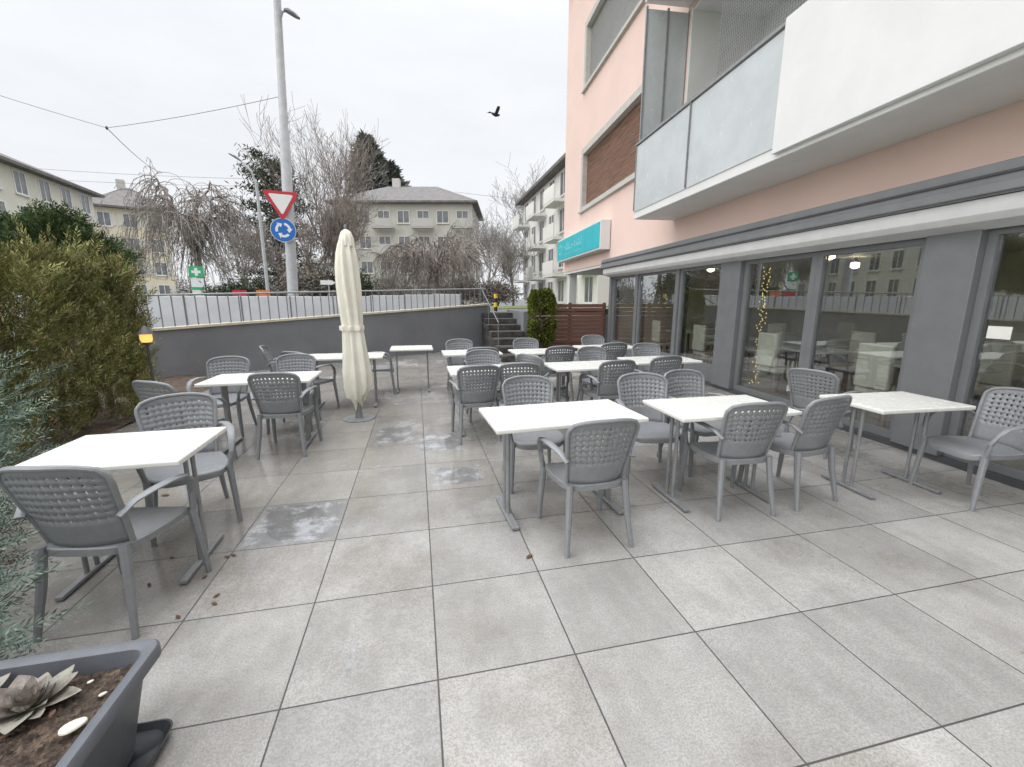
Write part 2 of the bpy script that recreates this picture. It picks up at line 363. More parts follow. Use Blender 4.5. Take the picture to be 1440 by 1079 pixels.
def bush(name,label,base,rad,nc,nl,m,L=.3,Wd=.08,cat='bush',group=None,cs=.28):
    root=thing(name,label,cat,base,0,group)
    segs=[]
    for _ in range(7):
        e=rng.normal(size=3)*np.array((rad[0]*.5,rad[1]*.5,0))+np.array((0,0,rad[2]*rng.uniform(.7,1.3)))
        segs.append((np.zeros(3),e,.04,.015))
    segmesh('stem',segs,m_bark,root,5)
    quads('foliage',clumps((0,0,rad[2]*.75),rad,nc,nl,L,Wd,cs=cs),m,root); return root

# ------------------------------------------------------------------ wall frame and street level
w0=Vector((-4.9,9.5)); w1=Vector((2.35,13.9)); dw=(w1-w0).normalized(); nw=Vector((-dw.y,dw.x)); WL=(w1-w0).length
def PQ(p,q): return w0+dw*p+nw*q
def sst(x): x=min(1,max(0,x)); return x*x*(3-2*x)
def zs(p,q): return min(1.12,max(.25,.80+.028*p))*(1-sst((q-6)/36))
def zxy(x,y):
    v=Vector((x,y))-w0; return zs(v.dot(dw),max(0,v.dot(nw)))
def onst(px,t,py=420):
    p=W(px,py,t); return Vector((p.x,p.y,zxy(p.x,p.y)))
# ------------------------------------------------------------------ ground sheets
g=MB(); g.add([(-900,-900,-.06),(900,-900,-.06),(900,900,-.06),(-900,900,-.06)],[(0,1,2,3)]); struct(g.build('ground',m_grass,recalc=False))
g=MB(); g.add([(-3.62,-6,0),(7,-6,0),(7,16,0),(-3.62,16,0)],[(0,1,2,3)]); struct(g.build('terrace_floor',m_floor,recalc=False))
g=MB(); n=40
for i in range(n+1):
    for j in range(9):
        xx=-6.5+2.88*j/8; yy=-2+13*i/n; g.v.append((xx,yy,.03+.05*random.random()-(.05 if j==8 else 0)))
for i in range(n):
    for j in range(8): a=i*9+j; g.f.append((a,a+1,a+10,a+9))
struct(g.build('planting_bed',m_bed,smooth=True))
def pqsheet(name,ps,qs,m,dz):
    g=MB()
    for p in ps:
        for q in qs: a=PQ(p,q); g.v.append((a.x,a.y,zs(p,q)+dz))
    nq=len(qs)
    for i in range(len(ps)-1):
        for j in range(nq-1): a=i*nq+j; g.f.append((a,a+1,a+nq+1,a+nq))
    struct(g.build(name,m,smooth=True))
pqsheet('street',[-700,-200,-80,-40,-20,-12]+list(np.arange(-8,22,1.0))+[26,34,50,100,300,700],[.12,1,2,4,6,8,10,13,16,20,25,30,36,42,60,100,200,400,800],m_asph,0)
pqsheet('lawn',np.linspace(8.4,24,12),np.linspace(3.2,11,8),m_grass,.02)
pqsheet('far_lawn',np.linspace(-25,8,20),np.linspace(17,40,10),m_grass,.02)

# ------------------------------------------------------------------ retaining wall, railing, barrier
def wt(p): return .96+(1.36-.96)*p/WL
def prism_pq(mb,p0,p1,q0,q1,za0,za1,zb0,zb1):
    c=[PQ(p0,q0),PQ(p1,q0),PQ(p1,q1),PQ(p0,q1)]; zb=[za0,za1,za1,za0]; zt=[zb0,zb1,zb1,zb0]
    mb.add([(c[i].x,c[i].y,zb[i]) for i in range(4)]+[(c[i].x,c[i].y,zt[i]) for i in range(4)],[(0,3,2,1),(4,5,6,7),(0,1,5,4),(1,2,6,5),(2,3,7,6),(3,0,4,7)]); return mb
rw=thing('retaining_wall','long dark grey rendered wall along the street side of the terrace','wall',(0,0,0))
prism_pq(MB(),-5,WL,0,.2,-.05,-.05,wt(-5),wt(WL)).build('wall_body',m_wall,rw)
prism_pq(MB(),-5,WL+.02,-.03,.23,wt(-5)+.003,wt(WL)+.003,wt(-5)+.05,wt(WL)+.05).build('coping',m_cap,rw)
rl=thing('railing','thin grey metal railing with upright bars on top of the dark wall','railing',(0,0,0))
def rz_(p): return 1.63+(1.88-1.63)*p/WL
a=PQ(-3,.1);b=PQ(WL-.1,.1)
MB().sweep([(a.x,a.y,rz_(-3)),(b.x,b.y,rz_(WL))],.02,n=6).build('top_rail',m_steel,rl)
p=-2.9
while p<WL-.1:
    a=PQ(p,.1); MB().sweep([(a.x,a.y,wt(p)+.05),(a.x,a.y,rz_(p))],.012,n=5).build('bar',m_dark,rl); p+=.19
br=thing('barrier','low white panelled barrier along the road behind the railing','barrier',(0,0,0))
p=-4.0
while p<8.6:
    z0=zs(p,2.6); zt=1.63+.025*max(0,p-4); prism_pq(MB(),p,p+1.18,2.6,2.66,z0+.02,z0+.02,zt,zt).build('panel',m_bar,br,bevel=.01)
    prism_pq(MB(),p+1.183,p+1.207,2.59,2.67,z0,z0,zt+.03,zt+.03).build('post',m_steel,br); p+=1.21
st=thing('stone_steps','dark stone steps climbing to the street beside the wood fence','steps',(0,0,0))
for i in range(7): bx('step',m_stepm,st,2.05+.02*(i%2),3.05,10.4+.54*i,14.6,.16*i+(.001 if i else 0),.16*(i+1),bevel=.015)
bx('cheek_wall',m_wall,st,3.05,3.17,12.2,14.6,0,1.2)
rb=thing('raised_bed','low retaining wall holding the planted bank beyond the wood fence','wall',(0,0,0))
bx('wall_body',m_wall,rb,3.18,9,14.2,14.5,0,.98); bx('soil',m_bed,rb,3.18,5.3,12.3,14.19,0,.3)
bl=thing('bollard','yellow and black striped post at the top of the steps','bollard',(2.72,14.9,.98))
for i in range(5): MB().lathe([(.06,.15*i),(.06,.15*(i+1))],n=14).build('stripe',m_yell if i%2==0 else m_black,bl,True)
hr=thing('handrail','thin metal handrail beside the dark steps','handrail',(0,0,0))
MB().sweep([(2.1,11.1,.95),(2.1,14.3,1.95)],.015,n=6).build('rail',m_dark,hr)
for y in (11.15,12.7,14.25): MB().sweep([(2.1,y,.1),(2.1,y,.95+(y-11.1)*.3125)],.012,n=6).build('post',m_dark,hr)
fn=thing('wood_fence','brown stained horizontal slat fence between shrub and building','fence',(0,0,0))
mb=MB()
for i in range(12): mb.bb(3.36,5.5,12.0+.006*(i%2),12.03,.05+.115*i,.05+.115*i+.095)
mb.build('slat_panel',m_fence,fn)
for x in (3.33,4.42,5.5): bx('post',m_fence,fn,x-.04,x+.04,12.035,12.1,0,1.45)
# ------------------------------------------------------------------ chairs and tables
def make_chair():
    root=thing('armchair','x','chair',(0,0,0),0,'grey resin armchairs on the terrace')
    us=[-1]; nh=10; pt=1.68/nh
    for i in range(nh): c=-.84+pt*(i+.5); us+=[c-.20*pt,c+.20*pt]
    us.append(1); vs=[0,.1,.2,.29]; nr=7; pv=.60/nr; hol=set()
    for j in range(nr): c=.32+pv*(j+.5); hol.add(len(vs)); vs+=[c-.215*pv,c+.215*pv]
    vs+=[.95,1]
    def pt_(u,v):
        hw=.188+.048*v
        if v>.78: hw*=1-((v-.78)/.22)**3*.09
        z=.425+.445*v-.035*abs(u)**3*max(0,(v-.4)/.6)
        return (u*hw,-.195-.115*v+.055*u*u,z)
    mb=MB(); nu=len(us)
    for v in vs:
        for u in us: mb.v.append(pt_(u,v))
    for j in range(len(vs)-1):
        for i in range(nu-1):
            a=j*nu+i
            if j in hol and i%2==1:
                u0,u1,v0,v1=us[i],us[i+1],vs[j],vs[j+1]; c=.26
                for cu,cv,du,dv in ((u0,v0,1,1),(u1,v0,-1,1),(u1,v1,-1,-1),(u0,v1,1,-1)):
                    mb.add([pt_(cu,cv),pt_(cu+du*c*(u1-u0),cv),pt_(cu,cv+dv*c*(v1-v0))],[(0,1,2)])
                continue
            mb.f.append((a,a+1,a+nu+1,a+nu))
    mb.build('backrest',m_chair,root,True,solid=.007)
    path=[pt_(-1,v) for v in np.linspace(0,.93,12)]+[pt_(u,1) for u in np.linspace(-.93,.93,15)]+[pt_(1,v) for v in np.linspace(.93,0,12)]
    MB().sweep(path,.013,.014,n=8,up=(0,1,.25)).build('back_frame',m_chair,root,True)
    mb=MB(); nn=36; rings=[0,.35,.7,.9,.97,1.0]
    def se(c,e=.45): return math.copysign(abs(c)**e,c)
    for r in rings:
        for k in range(nn):
            a=2*PI*k/nn; x=.232*r*se(math.cos(a)); y=.232*r*se(math.sin(a)); x*=(1-.10*max(0,-y)/.23)
            z=.438-.012*(1-r*r)-(.03*max(0,(y-.14)/.09)**2)-(.006 if r==1 else 0); mb.v.append((x,y+.02,z))
    for k in range(nn):
        x,y,z=mb.v[(len(rings)-1)*nn+k]; mb.v.append((x*.985,y,z-.035))
    nrg=len(rings)+1
    for i in range(nrg-1):
        for k in range(nn): k2=(k+1)%nn; mb.f.append((i*nn+k,i*nn+k2,(i+1)*nn+k2,(i+1)*nn+k))
    mb.f.append(tuple((nrg-1)*nn+k for k in range(nn))); mb.build('seat',m_chair,root,True)
    for s in (-1,1):
        MB().sweep([(s*.222,.205,.42),(s*.232,.225,.2),(s*.24,.24,0)],[.023,.02,.016],[.025,.021,.016],n=8,up=(0,1,0)).build('leg',m_chair,root,True)
        MB().sweep([(s*.186,-.19,.44),(s*.198,-.215,.25),(s*.222,-.262,0)],[.022,.02,.015],[.027,.023,.016],n=8,up=(0,1,0)).build('leg',m_chair,root,True)
        pth=[(s*.215,-.222,.60),(s*.243,-.16,.648),(s*.262,-.06,.662),(s*.268,.05,.66),(s*.266,.13,.645),(s*.258,.185,.6),(s*.245,.212,.52),(s*.226,.207,.41)]
        MB().sweep(pth,[.02,.024,.026,.026,.025,.022,.02,.02],[.011,.011,.011,.011,.011,.012,.014,.018],n=10).build('armrest',m_chair,root,True)
    return root
def make_table():
    root=thing('cafe_table','x','table',(0,0,0),0,'white topped cafe tables on the terrace')
    MB().bb(-.5,.5,-.3,.3,.718,.75).build('tabletop',m_table,root,bevel=.009)
    MB().bb(-.4,.4,-.03,.03,.69,.716).build('crossbeam',m_steel,root)
    for s in (-1,1):
        x=s*.37
        MB().bb(x-.025,x+.025,-.25,.25,.006,.03).build('foot',m_steel,root,bevel=.006)
        for q in (-.04,.04): MB().sweep([(x,q,.03),(x,q,.69)],.015,n=10).build('post',m_steel,root,True)
    return root
ch0=make_chair(); tb0=make_table()
CH=[(1.06,2.52,2,'grey armchair with its back to the viewer at the front centre table'),
(.95,3.42,178,'grey armchair on the far side of the front centre table'),
(2.30,2.68,-4,'left one of two grey armchairs in front of the front row middle table'),
(2.91,2.72,9,'right one of two grey armchairs in front of the front row middle table'),
(2.0,3.34,168,'left one of two grey armchairs behind the front row middle table'),
(2.56,3.42,184,'right one of two grey armchairs behind the front row middle table'),
(4.30,2.34,80,'grey armchair turned left at the glass front, on the right edge of view'),
(4.10,3.55,-72,'grey armchair turned towards the glass behind the rightmost table'),
(.62,4.74,3,'left one of two near armchairs at the second row left table'),
(1.12,4.82,-5,'right one of two near armchairs at the second row left table'),
(.86,5.52,180,'grey armchair on the far side of the second row left table'),
(2.25,4.78,4,'near armchair with its back to the viewer at the second row middle table'),
(1.62,5.36,-62,'grey armchair turned right at left end of the second row middle table'),
(2.5,5.56,186,'grey armchair on the far side of the second row middle table'),
(3.0,4.98,6,'near armchair at the second row table beside the glass front'),
(3.5,5.85,176,'far armchair at the second row table beside the glass front'),
(2.1,6.34,0,'near armchair at the third row middle table'),
(1.88,7.1,180,'far armchair at the third row middle table'),
(.95,6.42,-5,'near armchair at the third row table before the steps'),
(.72,7.18,183,'far armchair at the third row table before the steps'),
(3.1,6.62,2,'near armchair at the third row table by the windows'),
(3.3,7.45,180,'far armchair at the third row table by the windows'),
(-1.53,2.38,-10,'closest grey armchair, at the near left table beside the planter'),
(-1.62,3.27,-152,'grey armchair angled to the viewer behind the near left table'),
(-1.36,4.72,-4,'grey armchair with back to the viewer at the second left table'),
(-2.15,4.45,-28,'grey armchair angled right at the corner of the second left table by the hedge'),
(-2.25,5.5,180,'left one of two far armchairs at the second left table'),
(-1.52,5.58,178,'right one of two far armchairs at the second left table'),
(-1.5,6.42,-32,'grey armchair in front of the table left of the parasol'),
(-1.98,7.05,-80,'grey armchair at the left end of the table behind the parasol'),
(-.66,7.42,-86,'grey armchair turned right beside the small table right of the parasol')]
for i,(x,y,a,l) in enumerate(CH):
    o=ch0 if i==0 else dup(ch0)
    o.location=(x,y,0); o.rotation_euler=(0,0,R(a)); o['label']=l
TB=[(1.0,2.88,3,1.10,1.0,'white topped table in front centre of the terrace'),
(2.28,2.82,-1,.98,.98,'white topped table in the middle of the front row, four chairs around'),
(3.81,2.66,-3,.86,.93,'white topped table on the right, nearest to the glass front'),
(.84,4.98,0,1,1,'white topped table behind the front centre table'),
(2.08,5.02,2,1,1,'white topped table in the middle of the second row'),
(3.25,5.28,0,.95,1,'white topped second row table near the glass front'),
(1.95,6.56,0,1,1,'white topped table in the middle of the third row'),
(.82,6.66,0,.9,1,'white topped third row table before the dark steps'),
(3.2,6.9,0,1,1,'white topped third row table near the far windows'),
(-1.62,2.71,1,.77,1.03,'white topped table nearest on the left, beside the blue green shrub'),
(-1.62,4.95,0,1.05,1,'white topped second table on the left near the hedge'),
(-1.05,6.62,0,1.1,1,'white topped table partly behind the closed parasol'),
(-.1,7.5,0,.7,1,'small white topped table right of the parasol before the dark wall')]
for i,(x,y,a,sx,sy,l) in enumerate(TB):
    o=tb0 if i==0 else dup(tb0)
    o.location=(x,y,0); o.rotation_euler=(0,0,R(a)); o.scale=(sx,sy,1); o['label']=l
# ------------------------------------------------------------------ parasol
pr=thing('parasol','closed cream canvas parasol standing between the left tables','parasol',(-.80,5.8,0))
MB().lathe([(.02,.02),(.02,2.42)],n=12).build('pole',m_steel,pr,True)
MB().lathe([(.2,0),(.2,.012),(.05,.016),(.032,.2)],n=24).build('base',m_steel,pr,True)
def pl(a,z): return 1+.17*math.cos(8*a+.8*z)+.08*math.cos(3*a+2.4*z)+.04*math.sin(13*a+6*z)
mb=MB(); K=.80
prof=[(.05,.34),(.11,.27),(.17,.34),(.20,.45),(.195,.65),(.165,.9),(.15,1.1),(.14,1.2),(.148,1.3),(.16,1.5),(.168,1.72),(.158,1.95),(.135,2.12),(.10,2.24),(.065,2.32),(.035,2.35)]
n=96
for i,(r,z) in enumerate(prof):
    for k in range(n):
        a=2*PI*k/n; rr=K*r*pl(a,z); zz=z+(.09*math.cos(2*a+.6)+.05*math.cos(8*a) if i in(0,1) else .05*math.cos(2*a+.6) if i==2 else 0)
        mb.v.append((rr*math.cos(a)+.016*math.sin(z*2.2),rr*math.sin(a),zz))
for i in range(len(prof)-1):
    for k in range(n): k2=(k+1)%n; mb.f.append((i*n+k,i*n+k2,(i+1)*n+k2,(i+1)*n+k))
mb.build('canopy',m_canvas,pr,True)
MB().lathe([(.088,2.20),(.08,2.30),(.055,2.37),(.02,2.40)],n=32,fn=lambda a,z:1+.08*math.cos(8*a)).build('vent_cap',m_canvas,pr,True)
MB().lathe([(.172*K,1.17),(.175*K,1.185),(.175*K,1.215),(.172*K,1.23)],n=96,fn=lambda a,z:.95*pl(a,1.2)).build('tie_strap',m_canvas,pr,True)
MB().lathe([(.012,2.39),(.022,2.41),(.018,2.44),(.006,2.46)],n=12).build('finial',m_dark,pr,True)
# ------------------------------------------------------------------ planter
px0,px1,py0,py1=-1.70,-.93,.80,1.57; pcx,pcy=(px0+px1)/2,(py0+py1)/2; hx,hy=(px1-px0)/2,(py1-py0)/2
def rrect(hx,hy,r,z,n=5):
    out=[]
    for cx,cy,a0 in ((hx-r,hy-r,0),(-hx+r,hy-r,90),(-hx+r,-hy+r,180),(hx-r,-hy+r,270)):
        for k in range(n+1): a=R(a0+90*k/n); out.append((cx+r*math.cos(a),cy+r*math.sin(a),z))
    return out
def rings(mb,rs,capb=True):
    n=len(rs[0]); o=len(mb.v)
    for r in rs: mb.v+=r
    for i in range(len(rs)-1):
        for k in range(n): k2=(k+1)%n; mb.f.append((o+i*n+k,o+i*n+k2,o+(i+1)*n+k2,o+(i+1)*n+k))
    if capb: mb.f.append(tuple(o+k for k in range(n))[::-1])
    return mb
pot=thing('planter','dark grey plastic planter of soil in the near left corner','planter',(pcx,pcy,0))
rings(MB(),[rrect(hx-.085,hy-.085,.05,.025),rrect(hx-.035,hy-.035,.05,.325),rrect(hx-.03,hy-.03,.05,.33),rrect(hx-.005,hy-.005,.05,.332),rrect(hx,hy,.05,.338),rrect(hx,hy,.05,.372),rrect(hx-.006,hy-.006,.05,.38),rrect(hx-.03,hy-.03,.045,.38),rrect(hx-.04,hy-.04,.045,.372),rrect(hx-.06,hy-.06,.045,.26)]).build('shell',m_pot,pot,True)
mb=MB(); n=90
for i in range(n+1):
    for j in range(n+1):
        x=-(hx-.055)+2*(hx-.055)*i/n; y=-(hy-.055)+2*(hy-.055)*j/n
        mb.v.append((x,y,.315+.014*math.sin(x*9+1)*math.cos(y*7)+.008*random.random()+(.012*random.random() if random.random()<.12 else 0)))
for i in range(n):
    for j in range(n): a=i*(n+1)+j; mb.f.append((a,a+1,a+n+2,a+n+1))
mb.build('soil',m_soil,pot,True)
sc=thing('saucer','flat black plastic saucer under the grey planter','saucer',(pcx+.02,pcy+.0,0))
rings(MB(),[rrect(hx-.05,hy-.05,.05,.004),rrect(hx-.025,hy-.015,.05,.04),rrect(hx-.02,hy-.01,.05,.04),rrect(hx-.045,hy-.045,.05,.012),rrect(.02,.02,.01,.012)]).build('tray',m_tray,sc,True)
def succulent(label,loc,scale,nl):
    root=thing('succulent',label,'plant',loc); mb=MB()
    for i in range(nl):
        f=i/nl; a=i*2.39996; el=R(6+72*(1-f)**1.3+random.uniform(-8,8)); L=scale*(.4+.6*f)*random.uniform(.8,1.15); wd=L*random.uniform(.2,.29)
        d=Vector((math.cos(a)*math.cos(el),math.sin(a)*math.cos(el),math.sin(el))); s=Vector((-math.sin(a),math.cos(a),0)); u=s.cross(d)*-1
        rows=[(0,.35,.0),(.2,.7,.0),(.4,.98,.02),(.6,1.02,.04),(.78,.75,.08),(.92,.35,.12),(1,.05,.16)]; vs=[]; cu=random.uniform(.4,2.0); tw=random.uniform(-.3,.3)
        for t,w,c in rows:
            p=d*L*t+u*L*c*cu+s*wd*tw*t
            vs+= [p-s*wd*w+u*wd*.45*w,p-u*wd*.10,p+s*wd*w+u*wd*.45*w,p+u*wd*.10*w]
        fs=[]
        for r in range(len(rows)-1):
            for k in range(4): k2=(k+1)%4; fs.append((r*4+k,r*4+k2,r*4+4+k2,r*4+4+k))
        mb.add(vs,fs)
    mb.build('rosette',m_succ,root,True); return root
succulent('large withered brown succulent rosette in the grey planter',(-1.215,1.385,.33),.125,46)
succulent('small withered succulent at the left rim of the planter',(-1.40,1.43,.33),.1,26)
def pebble(label,loc,r,m):
    mb=MB(); mb.lathe([(r*.05,-r*.42),(r*.6,-r*.35),(r*.95,-.05*r),(r*.9,r*.15),(r*.6,r*.36),(r*.06,r*.44)],n=18,fn=lambda a,z:1+.10*math.cos(2*a+.4)+.05*math.cos(3*a))
    o=mb.build('pebble',m,None,True,loc=loc); o.scale=(1.05,.85,.8); o.rotation_euler=(0,0,R(40)); return tag(o,label,'stone')
pebble('oval pale cream pebble on the planter soil',(-1.035,1.285,.34),.029,m_pebble)
pebble('small grey pebble near the right planter rim',(-1.03,1.40,.33),.010,m_stone)
pebble('small cream pebble near the back planter rim',(-1.10,1.46,.332),.008,m_pebble)
def dead_leaf(loc,rz,s,label):
    mb=MB(); pts=[(-1,0),(-.5,.35),(.1,.42),(.6,.25),(1,0),(.6,-.25),(.1,-.42),(-.5,-.35)]
    mb.add([(0,0,.12*s)]+[(x*s,y*s,.03*s+.2*s*abs(y)+.1*s*random.random()) for x,y in pts],[(0,1+k,1+(k+1)%8) for k in range(8)])
    o=mb.build('dead_leaf',m_brownleaf,None,loc=loc,solid=.0015); o.rotation_euler=(0,0,rz); tag(o,label,'leaf','dead leaves on the terrace')
dead_leaf((.62,2.30,.004),.6,.03,'brown dead leaf on the tiles left of the front chair')
for i in range(14): dead_leaf((-2.0-random.random()*1.5,2.6+random.random()*4.2,.004),random.random()*6,.03+.015*random.random(),'brown dead leaf lying on the damp tiles near the hedge')
for i in range(9): dead_leaf((-1.05-.7*random.random(),1.9+random.random()*.9,.004),random.random()*6,.02,'brown dead leaf lying under the near left table')
for i in range(5): dead_leaf((-1.0-.3*random.random(),.95+random.random()*.5,.34),random.random()*6,.016,'brown dead leaf lying on the planter soil')
# ------------------------------------------------------------------ hedge, shrubs, lantern
hd=thing('hedge','tall olive brown conifer hedge along the left side of the terrace','hedge',(-4.3,0,0))
N=9000
y=rng.uniform(3.8,7.05,N); ht=2.03-.13*(y-4.8)+.10*np.sin(y*2.1)+.08*np.sin(y*5.3+1)
zz=ht*rng.random(N)**.75; bul=.60+.1*np.sin(y*3.1+zz*2.2)+.09*np.sin(y*7.3-zz*3.9)-.28*np.clip((zz-1.2)/1.0,0,1)-.1*np.clip(.5-zz,0,1)
sx=np.where(rng.random(N)<.82,1,-.4); x=bul*sx*rng.uniform(.62,1.0,N)
top=rng.random(N)<.22; zz=np.where(top,ht*rng.uniform(.90,1.02,N),zz); x=np.where(top,rng.uniform(-.5,.34,N),x)
endf=rng.random(N)<.12; y=np.where(endf,6.95+.2*rng.random(N)-.3*np.clip(zz-1.0,0,1),y); x=np.where(endf,rng.uniform(-.5,.5,N),x)
O=np.stack([x,y,zz],1); D=unit(np.stack([x*.9+.2,rng.normal(0,.45,N)+np.where(endf,.6,0)-.15,.85+.5*rng.random(N)+np.where(top,.8,0)],1)+rng.normal(size=(N,3))*.22)
quads('foliage',sprays(O,D,rng.uniform(.14,.34,N),13,.28,.026,32),m_hedge,hd)
segs=[]
for k in range(12):
    yy=3.8+3.2*k/11; segs.append((np.array((0,yy,0)),np.array((.1*math.sin(k),yy+.1,1.6)),.05,.02))
segmesh('stem',segs,m_bark,hd,6)
cy=thing('cypress_shrub','blue green feathery cypress at the left edge beside the nearest table','shrub',(-2.78,2.5,-.08))
O,D=lobes([((-.10,.25,.72),(.50,.85,.68),1800),((.32,-.72,.55),(.30,.42,.42),600),((-.15,.5,1.08),(.34,.5,.28),300),((.1,-.3,.25),(.45,.6,.3),400),((1.05,-.76,.52),(.17,.10,.30),280),((.70,-.66,.46),(.26,.18,.30),340),((.55,-.1,.55),(.18,.3,.22),160)])
O[:,2]=np.maximum(O[:,2],.11)
quads('foliage',sprays(O,D,rng.uniform(.10,.26,len(O)),20,.20,.016,44,.35),m_thuja,cy)
segmesh('stem',[(np.array((0,0,0.08)),np.array((.25*math.sin(k*2),.6*math.cos(k*1.7),.5+.1*k)),.025,.01) for k in range(7)]+[(np.array((0,-.1,.1)),np.array((1.0,-.74,.5)),.02,.008)],m_bark,cy,5)
gt=thing('garden_tree','dark green rounded evergreen rising behind the olive hedge','tree',onst(84,11.5))
segmesh('trunk',[(np.zeros(3),np.array((.1,0,1.6)),.13,.06)]+[(np.array((.1,0,.9+.12*k)),np.array((1.0*math.cos(k*2.2),1.0*math.sin(k*2.2),1.5+.18*k)),.05,.02) for k in range(7)],m_bark,gt,6)
O,D=lobes([((0,0,2.15),(.75,.8,.75),1300),((.85,.3,1.75),(.65,.7,.6),1000),((-.9,-.2,2.1),(.8,.8,.65),1000),((-.3,-.6,1.6),(.9,.6,.6),900),((.2,.3,2.6),(.45,.5,.4),450),((-1.7,-.4,2.0),(.6,.7,.7),700)],.35)
quads('crown',sprays(O,D,rng.uniform(.18,.38,len(O)),9,.4,.05,40),m_green,gt)
ln=thing('garden_lantern','small lit garden lantern on a thin post in front of the hedge','lantern',(-3.2,6.0,0))
MB().lathe([(.05,0),(.05,.02),(.014,.04),(.014,1.02)],n=10).build('post',m_dark2,ln,True)
MB().lathe([(.03,1.02),(.05,1.04),(.05,1.05)],n=12).build('holder',m_dark2,ln,True)
MB().lathe([(.05,1.052),(.062,1.09),(.06,1.15)],n=12).build('lamp_glass',m_lit,ln,True)
MB().lathe([(.085,1.15),(.075,1.165),(.04,1.215),(.01,1.25)],n=16).build('cap',m_dark2,ln,True)
tp=thing('topiary_shrub','clipped boxy yellow green shrub at the foot of the steps beside the wood fence','shrub',(3.42,11.6,0))
segmesh('stem',[(np.zeros(3),np.array((0,0,1.0)),.06,.03)],m_bark,tp,6)
n=9000;u=unit(rng.normal(size=(n,3)));O=np.sign(u)*np.abs(u)**.5*np.array((.33,.30,.72))*rng.uniform(.85,1.02,(n,1))*(1+.05*np.sin(u[:,:1]*9+u[:,2:]*7))+np.array((0,0,1.06))
quads('foliage',leaves(O,unit(u+rng.normal(size=(n,3))*.6),rng.uniform(.05,.1,n),rng.uniform(.015,.03,n)),m_box,tp)
# ------------------------------------------------------------------ restaurant building (local frame: y along the front, +x indoors)
B=thing('restaurant_building','pink rendered building with white balcony and grey glazed restaurant front','building',(4.74,0,0),R(-4))
def holewall(mb,s0,s1,z0,z1,holes,x=0,dep=.2):
    ss=sorted({s0,s1,*[h[0] for h in holes],*[h[1] for h in holes]}); zz=sorted({z0,z1,*[h[2] for h in holes],*[h[3] for h in holes]})
    for i in range(len(ss)-1):
        for j in range(len(zz)-1):
            cs,cz=(ss[i]+ss[i+1])/2,(zz[j]+zz[j+1])/2
            if any(h[0]<cs<h[1] and h[2]<cz<h[3] for h in holes): continue
            mb.add([(x,ss[i],zz[j]),(x,ss[i+1],zz[j]),(x,ss[i+1],zz[j+1]),(x,ss[i],zz[j+1])],[(0,1,2,3)])
    for a,b,c,d in holes:
        for q in ([(x,a,c),(x+dep,a,c),(x+dep,a,d),(x,a,d)],[(x,b,c),(x+dep,b,c),(x+dep,b,d),(x,b,d)],[(x,a,c),(x+dep,a,c),(x+dep,b,c),(x,b,c)],[(x,a,d),(x+dep,a,d),(x+dep,b,d),(x,b,d)]): mb.add(q,[(0,1,2,3)])
    return mb
W1=(10.3,14.85,4.6,6.4);W2=(10.3,14.85,8.4,10.2);L1=(.2,8.34,3.362,6.94);L2_=(.2,8.34,7.212,10.79)
mb=holewall(MB(),-5,17.2,2.6,13,[W1,W2,L1,L2_])
mb.add([(0,17.2,2.6),(9,17.2,2.6),(9,17.2,13),(0,17.2,13)],[(0,1,2,3)]); mb.add([(0,-5,2.6),(9,-5,2.6),(9,-5,13),(0,-5,13)],[(0,1,2,3)])
mb.add([(9,-5,0),(9,17.2,0),(9,17.2,13),(9,-5,13)],[(0,1,2,3)])
mb.build('wall',m_pink,B,recalc=False)
bx('roof',m_roof,B,-.5,9.5,-5.3,17.7,13.003,13.3)
bx('soffit',m_soffit,B,.02,8.98,11.95,17.17,2.52,2.598)
def ringbox(mb,x0,x1,s0,s1,z0,z1,w):
    mb.bb(x0,x1,s0,s0+w,z0,z1); mb.bb(x0,x1,s1-w,s1,z0,z1); mb.bb(x0,x1,s0+w,s1-w,z0,z0+w); mb.bb(x0,x1,s0+w,s1-w,z1-w,z1); return mb
def slats(mb,x,s0,s1,z0,z1,h=.062):
    k=int((z1-z0)/h)
    for i in range(k):
        z=z0+i*h; mb.add([(x,s0,z),(x,s1,z),(x+.02,s1,z+h*.96),(x+.02,s0,z+h*.96),(x+.03,s0,z),(x+.03,s1,z)],[(0,1,2,3),(0,1,5,4),(3,2,5,4)])
    return mb
for (a,b,c,d),sm in ((W1,m_wood),(W2,m_shut)):
    w=ringbox(MB(),-.035,.195,a-.16,b+.16,c-.14,d+.14,.19).build('window',m_stone,B)
    bx('sill',m_stone,w,-.09,-.036,a-.2,b+.2,c-.12,c-.05)
    slats(MB(),.12,a+.031,b-.031,c+.05,d-.051).build('shutter',sm,w)
for a,b,c,d in (L1,L2_):
    mb=MB(); e=.003
    mb.bb(.01,1.5,a+e,a+.06,c+e,d-e); mb.bb(-.003,1.5,b-.06,b-e,c+e,d-e); mb.bb(.01,1.5,a+.062,b-.062,d-.06,d-e); mb.bb(.01,1.5,a+.062,b-.062,c-.01,c+.02)
    mb.bb(1.5,1.56,a+e,b-e,c+e,d-e); lg=mb.build('loggia',m_white,B)
    for s0,s1 in ((.6,3.2),(4.2,7.4)):
        w=ringbox(MB(),1.44,1.497,s0,s1,c+.03,c+2.6,.09); w.bb(1.44,1.497,(s0+s1)/2-.05,(s0+s1)/2+.05,c+.12,c+2.51)
        w=w.build('balcony_door',m_wood,lg); bx('pane',m_pane,lg,1.46,1.475,s0+.093,s1-.093,c+.123,c+2.507)
